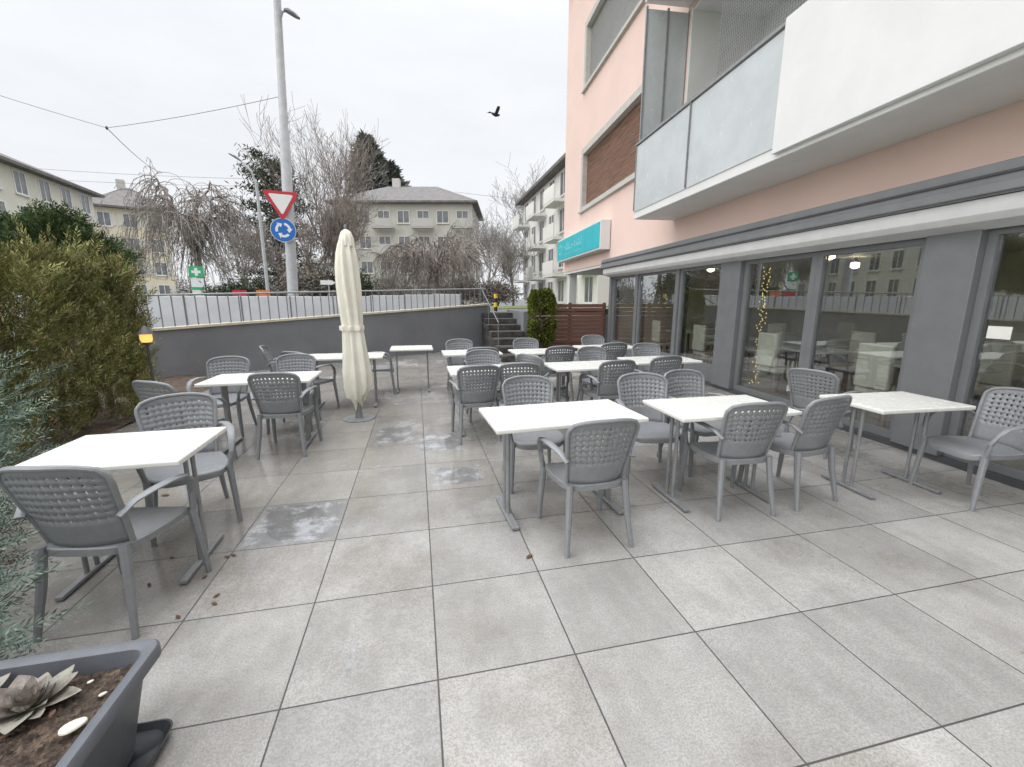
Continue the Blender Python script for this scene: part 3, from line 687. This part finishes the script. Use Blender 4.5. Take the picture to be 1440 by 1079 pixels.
def balcony(dz):
    s=MB().bb(-.88,-.003,-4,8.47,3.165+dz,3.36+dz).build('balcony',m_white,B,bevel=.01)
    bx('parapet',m_white,s,-.945,-.885,-4,4.56,3.215+dz,4.60+dz,bevel=.006)
    for a,b in ((4.60,6.48),(6.52,8.44)):
        p=bx('glass_panel',m_frost,s,-.895,-.883,a,b,3.30+dz,4.53+dz)
        r=MB().bb(-.915,-.87,a-.038,a-.003,3.32+dz,4.55+dz); r.bb(-.915,-.87,b+.001,b+.018,3.32+dz,4.55+dz); r.build('glazing_bar',m_steel,s)
    bx('rail',m_steel,s,-.92,-.865,4.57,8.47,4.552+dz,4.595+dz)
    bx('side_glass',m_frost,s,-.86,-.01,8.452,8.464,3.363+dz,4.53+dz)
    bx('privacy_screen',m_frost,s,-.84,-.45,8.41,8.425,3.4+dz,6.9+dz); bx('privacy_screen',m_frost,s,-.41,-.02,8.41,8.425,3.4+dz,6.9+dz)
    f=MB()
    for x in (-.87,-.445,-.018): f.bb(x,x+.03,8.395,8.44,3.362+dz,6.94+dz)
    f.build('screen_frame',m_steel,s)
    return s
bal=balcony(0); balcony(3.85)
mb=MB()
for i in range(58): z=4.62+.04*i; mb.bb(-.902,-.898,-.5,5.9,z,z+.0055)
for i in range(160): y=-.5+.04*i; mb.bb(-.897,-.893,y,y+.0055,4.61,6.94)
mb.build('bird_net',m_steel,bal)
# awning, lintel
aw=MB().bb(-.29,-.002,-4,11.9,2.40,2.655).build('awning',m_awn,B,bevel=.012)
bx('front_bar',m_awn,aw,-.325,-.292,-4,11.88,2.415,2.49,bevel=.008); bx('front_bar',m_dark2,aw,-.31,-.292,-4,11.88,2.55,2.57)
mb=MB(); mb.prism([(-.24,2.25),(-.21,2.215),(-.02,2.165),(-.012,2.165),(-.012,2.395),(-.255,2.395),(-.255,2.27)],-4,11.85); mb.build('fabric_roll',m_fab,aw,bevel=.01)
bx('lintel',m_dark,B,-.01,.2,-4,11.88,2.19,2.398)
bx('plinth',m_dark2,B,-.02,.2,-4,11.9,0,.055)
for a,b,x in ((2.97,3.42,-.04),(6.15,6.66,-.04),(8.10,8.22,0),(10.06,10.2,0),(11.78,11.92,-.02),(-1.3,-.9,-.04)): bx('pier',m_dark,B,x,.25,a,b,.057,2.188,bevel=.006)
def gwin(a,b,z0,z1,w=.07):
    f=ringbox(MB(),.04,.12,a,b,z0,z1,w).build('window_frame',m_dark,B)
    bx('pane',m_glass,f,.075,.083,a+w+.002,b-w-.002,z0+w+.002,z1-w-.002); return f
gwin(-.89,1.28,.058,2.187);gwin(1.282,2.968,.058,2.187);gwin(3.422,4.76,.058,2.187,.085);gwin(4.762,6.148,.058,2.187,.085)
for a,b in ((6.662,8.098),(8.222,10.058),(10.202,11.778)):
    bx('spandrel_panel',m_dark,B,.03,.14,a,b,.057,.30); gwin(a,b,.302,2.187,.075)
bx('room_floor',m_rfloor,B,.21,6,-3.9,11.88,.0,.05); bx('room_ceiling',m_soffit,B,.26,8.9,-3.9,11.88,2.45,2.5)
bx('room_back_wall',m_room,B,6,6.1,-3.9,11.8,.05,2.449)
bx('room_end_wall',m_room,B,.26,6,11.8,11.9,.05,2.449); bx('room_end_wall',m_room,B,.26,6,-4.0,-3.9,.05,2.449)
bx('corner_pillar',m_white,B,.15,.45,16.7,17.0,0,2.515)
def L2W(x,s,z): 
    c,sn=math.cos(R(-4)),math.sin(R(-4)); return (4.74+c*x-sn*s,sn*x+c*s,z)
sg=thing('shop_sign','teal sign box with pale lettering at the far end of pink wall','sign',L2W(-.32,0,.13),R(-4))
bx('box',m_white,sg,0,.3,12.0,16.9,2.84,3.66,bevel=.01); bx('face',m_teal,sg,-.012,-.003,12.05,16.85,2.89,3.61)
mb=MB(); s=15.9
random.seed(3)
for k in range(9):
    hh=random.choice((.12,.12,.2)); w=.17
    mb.sweep([(-.016,s-w/2+w/2*math.cos(t),3.2+hh*.5+hh*.5*math.sin(t)) for t in np.linspace(.4+k,5.2+k,9)],.016,.003,n=4,up=(1,0,0))
    if hh>.15: mb.sweep([(-.016,s-w,3.2),(-.016,s-w,3.2+hh*1.3)],.016,.003,n=4,up=(1,0,0))
    s-=w+.075
for k in range(14): mb.sweep([(-.016,15.85-.15*k,3.04),(-.016,15.76-.15*k,3.06)],.012,.003,n=4,up=(1,0,0))
mb.build('lettering',m_pale,sg)
mb=MB(); mb.sweep([(-.016,16.4+.2*math.cos(t),3.26+.17*math.sin(t)) for t in np.linspace(.5,5.6,14)],.025,.004,n=4,up=(1,0,0)); mb.build('emblem',m_pale,sg)
# indoors
def in_table(x,s,l):
    t=thing('dining_table',l,'table',L2W(x,s,.05),R(-4),'tables inside the restaurant')
    bx('tabletop',m_table,t,-.4,.4,-.4,.4,.71,.74,bevel=.005); MB().lathe([(.25,0),(.25,.02),(.03,.04),(.03,.71)],n=16).build('pedestal',m_dark2,t,True)
ic=thing('dining_chair','high backed cream upholstered chair inside the restaurant','chair',L2W(1,4,.05),0,'cream chairs inside the restaurant')
MB().bb(-.21,.21,-.21,.21,.4,.48).build('seat',m_creamc,ic,bevel=.02); MB().bb(-.2,.2,-.25,-.19,.49,1.0).build('backrest',m_creamc,ic,bevel=.02)
for a in (-.18,.18):
    for b in (-.18,.18): bx('leg',m_wood,ic,a-.02,a+.02,b-.02,b+.02,0,.4)
k=0
for x,s in ((1.0,1.0),(1.0,3.9),(1.0,5.6),(1.1,7.6),(1.1,9.4),(3.2,2.2),(3.2,5.0),(3.2,8.0)):
    in_table(x,s,'white topped dining table seen through the restaurant glass')
    for dx,a in ((-.62,-90),(.62,90)):
        if k==0: ic.location=L2W(x+dx,s,.05); ic.rotation_euler=(0,0,R(a-4))
        else: dup(ic,None,L2W(x+dx,s,.05),R(a-4))
        k+=1
for x,s in ((1.6,3.0),(1.6,6.2),(1.6,9.5),(4,1.5),(4,4.6),(4,8.0),(1.6,.6)):
    l=thing('ceiling_lamp','small warm ceiling lamp glowing inside the restaurant','lamp',L2W(x,s,2.2),0,'ceiling lamps inside the restaurant')
    MB().lathe([(.02,.0),(.08,.03),(.08,.12),(.02,.14)],n=14).build('shade',m_lamp,l,True); MB().lathe([(.008,.14),(.008,.25)],n=6).build('cord',m_dark2,l)
fl=thing('string_lights','yellow fairy lights hanging down inside the sliding door','string lights',L2W(.2,5.86,0),R(-4))
MB().sweep([(0,.03*math.sin(i*.9),.2+.1*i) for i in range(20)],.004,n=4).build('cord',m_dark2,fl)
b0=MB().lathe([(.002,-.010),(.010,0),(.002,.011)],n=6).build('bulb',m_bulb,fl)
b0.location=(-.02,.03,.25)
for i in range(85):
    c=b0.copy(); C.objects.link(c); setpar(c,fl); c.location=(-.02+.02*random.random(),-.2*random.random()+.08,.2+.022*i)
nt_=MB().bb(0,.003,0,.17,0,.11).build('notice',m_paper,None,loc=L2W(.068,2.68,1.22)); nt_.rotation_euler=(0,0,R(-4)); tag(nt_,'small white paper notice stuck on the right hand window','notice')
# ------------------------------------------------------------------ far buildings
def far_building(label,p0,p1,dep,ze,floors,cols,wm,roofh,ws=(1.1,1.5),balc=False,right=False,z0=0,shut=None,f0=1.2,frm=None,bm=None):
    dx,dy=p1[0]-p0[0],p1[1]-p0[1]; L=math.hypot(dx,dy); frm=frm or m_fr; bm=bm or m_offw
    r=thing('apartment_building',label,'building',(p0[0],p0[1],z0),math.atan2(dy,dx))
    bx('wall',wm,r,0,L,0,dep,-1,ze)
    o=.7; mb=MB(); mb.bb(-o,L+o,-o,dep+o,ze+.003,ze+.22); i=min(dep,L)*.45
    a=[(-o,-o,ze+.223),(L+o,-o,ze+.223),(L+o,dep+o,ze+.223),(-o,dep+o,ze+.223)]
    rr=[(i,dep/2,ze+roofh),(L-i,dep/2,ze+roofh)]; mb.add(a+rr,[(0,1,5,4),(1,2,5),(2,3,4,5),(3,0,4)])
    rf=mb.build('roof',m_roof,r); bx('chimney',m_stone,rf,L*.35,L*.35+.9,dep/2-.4,dep/2+.4,ze+roofh*.5,ze+roofh+.9)
    w,h=ws; fh=(ze-f0)/floors; proto=None
    def win(x,y,z,rz):
        nonlocal proto
        if proto is None:
            mb=MB(); mb.bb(-w/2-.1,-w/2,-.05,.03,-.1,h+.1); mb.bb(w/2,w/2+.1,-.05,.03,-.1,h+.1); mb.bb(-w/2,w/2,-.05,.03,h,h+.1); mb.bb(-w/2-.15,w/2+.15,-.1,-.052,-.16,-.06); mb.bb(-.04,.04,-.03,.03,0,h); mb.bb(-w/2,w/2,-.05,.03,-.1,0)
            proto=mb.build('window',frm,r); bx('pane',m_pane,proto,-w/2,w/2,-.012,.02,.0,h)
            if shut:
                for s_ in (-1,1): bx('shutter',shut,proto,s_*(w/2+.32)-.2,s_*(w/2+.32)+.2,-.06,-.01,0,h)
            c=proto
        else: c=dup(proto,r)
        c.location=(x,y,z); c.rotation_euler=(0,0,rz)
    for f in range(floors):
        zz=f0+f*fh+.75
        for k in range(cols): win(L*(k+.5)/cols,0,zz,0)
        ns=max(2,int(dep/3.2))
        for k in range(ns):
            if right: win(L,dep*(k+.5)/ns,zz,PI/2)
        if balc and f>0:
            for k in range(0,cols,2):
                x=L*(k+.5)/cols; q=bx('balcony',bm,r,x-1.3,x+1.3,-1.1,-.12,zz-.75,zz-.58); bx('balustrade',bm,q,x-1.3,x+1.3,-1.12,-1.06,zz-.58,zz+.35); 
    return r
far_building('cream apartment block furthest left above the hedge',(-27.0,27),(-29.2,50.1),11,11.0,4,9,m_cream,3.0,f0=1)
far_building('yellow apartment block behind the cream block on the left',(-37.5,63.5),(-31.1,66.5),12,12.4,4,3,m_yel,3.6,shut=m_cream,f0=1,right=True)
far_building('beige apartment block with dark hipped roof behind the bare trees',(-9,57.0),(7.0,53.5),11,12.6,4,7,m_beige,3.2,(1.3,1.3),True,True,shut=None,f0=1,frm=m_frb,bm=m_beige2)
far_building('white apartment block with balconies just left of the pink building',(10.7,43),(10.5,24),12,10.6,4,7,m_offw,2.0,(1.3,1.5),True,z0=0,f0=.6)
far_building('distant grey apartment block beyond the street on the left',(-24,105),(2,108),12,9,3,8,m_offw,2.5,f0=1)
# ------------------------------------------------------------------ trees
weeping('weeping_tree','bare weeping tree with drooping twigs left of the road signs',onst(285,29),9.0,6.6,m_bark4,11,13)
bare_tree('bare_tree','tall bare tree rising beside the lamp post',onst(480,33),15.3,8.5,m_bark2,0,5,5,.2,.010,.5,(18,48))
bare_tree('bare_tree','bare tree in front of the beige apartment block at its left corner',onst(505,28),8.6,4.6,m_bark2,0,8,5,.13,.010,.3)
weeping('weeping_shrub_tree','wide brown weeping bare tree in front of the beige block',onst(615,33),5.6,8.6,m_bark2,23,14,.012)
bare_tree('bare_tree','bare brown tree in front of the yellow block',onst(185,38),8.2,6.5,m_bark4,0,31,5,.16,.013,.3)
bare_tree('bare_tree','pale bare tree right of the beige apartment block',onst(690,46),10.5,6.5,m_bark3,0,41,5,.16,.014,.35)
bare_tree('bare_tree','pale bare tree rising behind the white apartment block',onst(760,52),16,9,m_bark3,0,47,5,.2,.016,.4)
bare_tree('bare_tree','small bare tree between the weeping tree and the cedar',onst(345,27),6.2,4.5,m_bark4,0,51,5,.12,.010,.3)
bare_tree('bare_tree','slim bare tree just right of the cedar',onst(445,26),7.5,3.6,m_bark2,0,57,5,.12,.010,.4)
bare_tree('bare_tree','low bare tree left of the white apartment block',onst(722,36),6.5,3.5,m_bark3,0,61,5,.12,.012,.35)
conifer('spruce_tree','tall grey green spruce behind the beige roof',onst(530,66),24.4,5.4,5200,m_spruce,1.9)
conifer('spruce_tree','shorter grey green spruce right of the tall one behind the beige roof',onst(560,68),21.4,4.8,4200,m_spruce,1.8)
cd=thing('cedar_tree','dark layered cedar behind the lamp post','tree',onst(398,31))
segs=[(np.zeros(3),np.array((0,0,5.)),.24,.16),(np.array((0,0,5.)),np.array((.2,0,10.0)),.16,.05)]; V=[]
for k in range(34):
    hz=1.6+8.4*k/33; a=k*2.4; Lb=(3.1-.22*(hz-1.6))*random.uniform(.75,1.15); e=np.array((Lb*math.cos(a),Lb*math.sin(a),hz+.35+.3*random.random())); st_=np.array((.02*hz*.2,0,hz))
    segs.append((st_,e,.06,.02)); nn=280; f=rng.uniform(.2,1.08,nn)[:,None]
    O=st_+(e-st_)*f+rng.normal(size=(nn,3))*np.array((.42,.42,.15)); V.append(leaves(O,unit(rng.normal(size=(nn,3))+np.array((0,0,.3))),rng.uniform(.2,.45,nn),rng.uniform(.025,.05,nn)))
segmesh('trunk',segs,m_bark,cd,6); quads('crown',np.concatenate(V),m_dkgreen,cd)
for i,(px,t,r,mm,l) in enumerate(((350,25,(2.0,1.6,1.1),m_dkgreen,'dark evergreen bush left of the lamp post behind the barrier'),(440,25,(1.9,1.6,1.4),m_bbush,'brown thicket right of the lamp post behind the barrier'),
    (485,26,(1.6,1.4,1.3),m_dkgreen,'green bush behind the middle of the barrier'),(300,40,(3.2,2,1.5),m_bbush,'brown hedge bush behind the pharmacy sign'),(540,36,(3.2,2,1.2),m_bbush,'brownish bush in front of the beige block'),
    (655,36,(2.4,2,1.2),m_bbush,'brownish bush right of the brown weeping tree'),(700,33,(1.6,1.4,1.0),m_bbush,'low brown bush left of the striped post'),(245,62,(5,3,2.6),m_bbush,'far brown bush at the end of the left street'))):
    bush('bush',l,onst(px,t),r,60,70,mm,.28,.035)
# ------------------------------------------------------------------ poles, signs, wires
pb=onst(411,12.6)
pl_=thing('street_lamp','tall grey pole with a lamp head behind the dark wall','street lamp',pb)
def lean(z,dx=0): return tuple(RT*(.045*z+dx)+Z*z)
MB().sweep([lean(-.1),lean(5.2),lean(5.25),lean(9.6)],[.15,.13,.105,.085],n=16).build('pole',m_pole,pl_,True)
ZL=8.95-pb.z
MB().sweep([lean(ZL-.35),lean(ZL-.02,.12),lean(ZL,.25)],.03,n=8).build('arm',m_pole,pl_,True)
MB().sweep([lean(ZL+.02,.18),lean(ZL-.01,.3),lean(ZL-.1,.45),lean(ZL-.17,.55)],[.05,.1,.1,.05],[.04,.07,.06,.03],n=10).build('lamp_head',m_dark,pl_,True)
rzs=R(14)
def sgpos(z,lat): q=pb+RT*lat-F0*.24; return Vector((q.x,q.y,z))
ys=thing('yield_sign','red bordered white triangular yield sign on the tall pole','sign',sgpos(4.22,.08),rzs)
def tri(r,n=5,rc=.05):
    out=[]
    for k in range(3):
        a=R(-90+120*k); cx,cz=(r-2*rc)*math.cos(a),(r-2*rc)*math.sin(a)
        for j in range(n): b=a+R(-60+120*j/(n-1)); out.append((cx+rc*math.cos(b),cz+rc*math.sin(b)))
    return out
MB().prism(tri(.53),0,.03).build('border',m_red,ys); MB().prism(tri(.365,rc=.03),-.006,-.002).build('face',m_sw,ys); MB().bb(-.1,.1,.031,.12,-.05,.0).build('bracket',m_pole,ys)
rs=thing('roundabout_sign','round blue sign with three white arrows on the tall pole','sign',sgpos(3.46,.06),rzs)
circ=lambda r,n=40:[(r*math.cos(2*PI*k/n),r*math.sin(2*PI*k/n)) for k in range(n)]
MB().prism(circ(.325),.0,.03).build('rim',m_sw,rs); MB().prism(circ(.31),-.006,-.002).build('face',m_blue,rs)
for k in range(3):
    a0=R(120*k+10); mb=MB(); n=9; pi_=[]; po=[]
    for j in range(n): a=a0+R(68)*j/(n-1); pi_.append((.135*math.cos(a),.135*math.sin(a))); po.append((.20*math.cos(a),.20*math.sin(a)))
    mb.prism(po+pi_[::-1],-.011,-.008)
    a=a0; mb.prism([(.085*math.cos(a),.085*math.sin(a)),(.165*math.cos(a-R(36)),.165*math.sin(a-R(36))),(.245*math.cos(a),.245*math.sin(a))],-.0145,-.012); mb.build('arrow',m_sw,rs)
MB().bb(-.1,.1,.031,.12,-.03,.03).build('bracket',m_pole,rs)
l2b=onst(378,22); l2=thing('street_lamp','thin grey street lamp with curved arm left of the tall pole','street lamp',l2b)
MB().sweep([(0,0,-.1),(0,0,6.2),(-.15,0,6.8),(-.6,0,7.3)],[.09,.07,.06,.04],n=10).build('pole',m_pole,l2,True)
MB().sweep([(-.55,0,7.25),(-.78,0,7.42),(-1.05,0,7.55)],[.05,.12,.06],[.04,.06,.03],n=10).build('lamp_head',m_dark,l2,True)
def wire(pts,label,r=.007):
    P=[]
    for a,b in zip(pts[:-1],pts[1:]):
        for k in range(8): f=k/8; p=a.lerp(b,f); p.z-=.12*4*f*(1-f)*(a-b).length/14; P.append(p)
    P.append(pts[-1]); o=MB().sweep(P,r,n=5).build('overhead_wire',m_dark2); tag(o,label,'wire')
nA=W(150,180,13.5)
wire([pb+Vector(lean(5.95+.1)),nA],'overhead wire from the tall pole down to the wire junction'); wire([nA,W(-120,95,12)],'overhead wire leaving the junction to the left edge'); wire([nA,W(226,243,32)],'overhead wire running from the junction towards the yellow block',.012)
wire([W(-60,228,40),W(370,252,40)],'long thin wire across the left apartment blocks',.014); wire([W(-60,244,42),W(370,262,42)],'lower thin wire across the left apartment blocks',.014); wire([W(640,270,45),W(800,285,40)],'thin wire between the beige and the white block',.014)
jn=MB().lathe([(.02,-.05),(.04,0),(.02,.05)],n=10).build('wire_junction',m_dark2,None,True,loc=nA); tag(jn,'small dark junction where three overhead wires meet','fitting')
ph=thing('pharmacy_sign','white upright panel topped by a green square sign with white cross beyond the road','sign',onst(281,24),R(14))
zo=ph.location.z
MB().sweep([(0,.08,0),(0,.08,3.0-zo)],.04,n=8).build('post',m_pole,ph); bx('panel',m_sw,ph,-.30,.30,0,.04,1.70-zo,2.68-zo); bx('band',m_cgreen,ph,-.29,.29,-.01,-.003,2.05-zo,2.2-zo)
bx('green_plate',m_cgreen,ph,-.33,.33,-.02,.04,2.72-zo,3.32-zo)
mb=MB(); a=.07; b=.21; mb.prism([(-a,-b),(a,-b),(a,-a),(b,-a),(b,a),(a,a),(a,b),(-a,b),(-a,a),(-b,a),(-b,-a),(-a,-a)],-.03,-.023); o=mb.build('cross',m_sw,ph); o.location=(0,0,3.02-zo)
for px,mm,l in ((338,m_red,'small red poster board beyond the barrier'),(371,m_orange,'small orange poster board beside the tall pole base')):
    q=thing('poster_board',l,'poster',onst(px,20),R(14)); zq=q.location.z; bx('board',mm,q,-.28,.28,0,.03,1.5-zq,1.95-zq)
    for s_ in (-.25,.25): bx('leg',m_dark2,q,s_-.02,s_+.02,.032,.06,0,1.9-zq)
q=thing('direction_sign','small white direction sign beyond the barrier','sign',onst(464,20),R(14)); zq=q.location.z; MB().prism([(-.35,2.2-zq),(.15,2.2-zq),(.3,2.3-zq),(.15,2.4-zq),(-.35,2.4-zq)],0,.03).build('board',m_sw,q); MB().sweep([(0,.06,0),(0,.06,2.45-zq)],.025,n=8).build('post',m_pole,q)
def car(label,loc,rz,m):
    r=thing('parked_car',label,'car',loc,rz)
    MB().prism([(-2.1,.3),(2.1,.3),(2.15,.6),(2.0,.85),(1.1,.95),(-1.9,.98),(-2.12,.8)],-.85,.85).build('body',m,r,bevel=.08)
    MB().prism([(1.05,.955),(.35,1.38),(-1.3,1.4),(-1.85,.985)],-.72,.72).build('window',m_pane,r,bevel=.05); MB().prism([(.33,1.402),(-1.28,1.422),(-1.2,1.46),(.2,1.45)],-.68,.68).build('roof',m,r)
    for x in (-1.3,1.3):
        for s_ in (-1,1): o=MB().prism(circ(.32,18),-.1,.1).build('wheel',m_black,r); o.location=(x,s_*.78,.32)
    for s_ in (-1,1): bx('headlight',m_sw,r,2.1,2.16,s_*.6-.15,s_*.6+.15,.62,.75)
car('dark parked car on the far left street',onst(240,52),R(-75),m_carb); car('white parked car behind the dark one on the left street',onst(226,46),R(-75),m_carw)
# ------------------------------------------------------------------ bird
bd=thing('bird','dark pigeon flying in the grey sky','bird',W(697,162,13),R(25))
MB().sweep([(-.17,0,.02),(-.1,0,.01),(0,0,0),(.08,0,.015),(.13,0,.035),(.165,0,.03)],[.008,.035,.05,.04,.026,.006],n=10).build('body',m_bird,bd,True)
for s_ in (-1,1): MB().add([(.05,s_*.03,.02),(-.06,s_*.03,.02),(-.09,s_*.16,.10),(-.14,s_*.30,.12),(-.02,s_*.26,.15),(.05,s_*.14,.12)],[(0,1,2,5),(2,3,4,5)]).build('wing',m_bird,bd,solid=.006)
MB().add([(-.15,-.02,.02),(-.15,.02,.02),(-.26,.06,.02),(-.26,-.06,.02)],[(0,1,2,3)]).build('tail',m_bird,bd,solid=.006)
# ------------------------------------------------------------------ world, sun, camera
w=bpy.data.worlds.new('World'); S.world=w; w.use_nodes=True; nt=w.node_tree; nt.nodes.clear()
SE,SR=R(26),R(255)
sky=nd(nt,'ShaderNodeTexSky'); sky.sky_type='NISHITA'; sky.sun_disc=False; sky.sun_elevation=SE; sky.sun_rotation=SR
tc=nd(nt,'ShaderNodeTexCoord'); sp=nd(nt,'ShaderNodeSeparateXYZ'); nt.links.new(tc.outputs['Generated'],sp.inputs[0])
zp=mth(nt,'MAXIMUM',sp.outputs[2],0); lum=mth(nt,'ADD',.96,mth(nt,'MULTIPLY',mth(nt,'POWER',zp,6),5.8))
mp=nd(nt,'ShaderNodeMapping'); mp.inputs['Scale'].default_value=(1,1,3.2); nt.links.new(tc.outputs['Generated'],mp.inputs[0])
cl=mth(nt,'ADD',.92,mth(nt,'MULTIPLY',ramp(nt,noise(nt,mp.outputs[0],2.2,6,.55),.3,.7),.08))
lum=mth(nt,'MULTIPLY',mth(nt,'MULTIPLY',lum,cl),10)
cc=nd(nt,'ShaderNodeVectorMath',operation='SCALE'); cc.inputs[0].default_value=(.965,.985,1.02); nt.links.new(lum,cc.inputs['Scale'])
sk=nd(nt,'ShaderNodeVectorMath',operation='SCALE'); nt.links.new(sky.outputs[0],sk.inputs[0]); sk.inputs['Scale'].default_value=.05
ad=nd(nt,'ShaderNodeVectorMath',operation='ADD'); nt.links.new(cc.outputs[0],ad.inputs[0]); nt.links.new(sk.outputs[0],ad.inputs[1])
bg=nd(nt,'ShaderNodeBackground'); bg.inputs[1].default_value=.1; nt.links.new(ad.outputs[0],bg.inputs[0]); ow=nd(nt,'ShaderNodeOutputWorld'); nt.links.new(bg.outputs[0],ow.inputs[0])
ld=bpy.data.lights.new('sun','SUN'); ld.energy=1.5; ld.angle=R(50); ld.color=(1,.98,.95); lo=bpy.data.objects.new('sun',ld); C.objects.link(lo)
dirs=Vector((-.95*math.cos(SE),-.30*math.cos(SE),math.sin(SE))); lo.rotation_euler=dirs.to_track_quat('Z','Y').to_euler()
S.view_settings.view_transform='Standard'; S.view_settings.look='None'; S.view_settings.exposure=0
cam=bpy.data.cameras.new('camera'); co=bpy.data.objects.new('camera',cam); C.objects.link(co); cam.sensor_width=36; cam.lens=15.0; cam.clip_end=3000; cam.clip_start=.05
co.location=(0,0,H); co.rotation_euler=(PI/2-PITCH,0,-YAW); S.camera=co
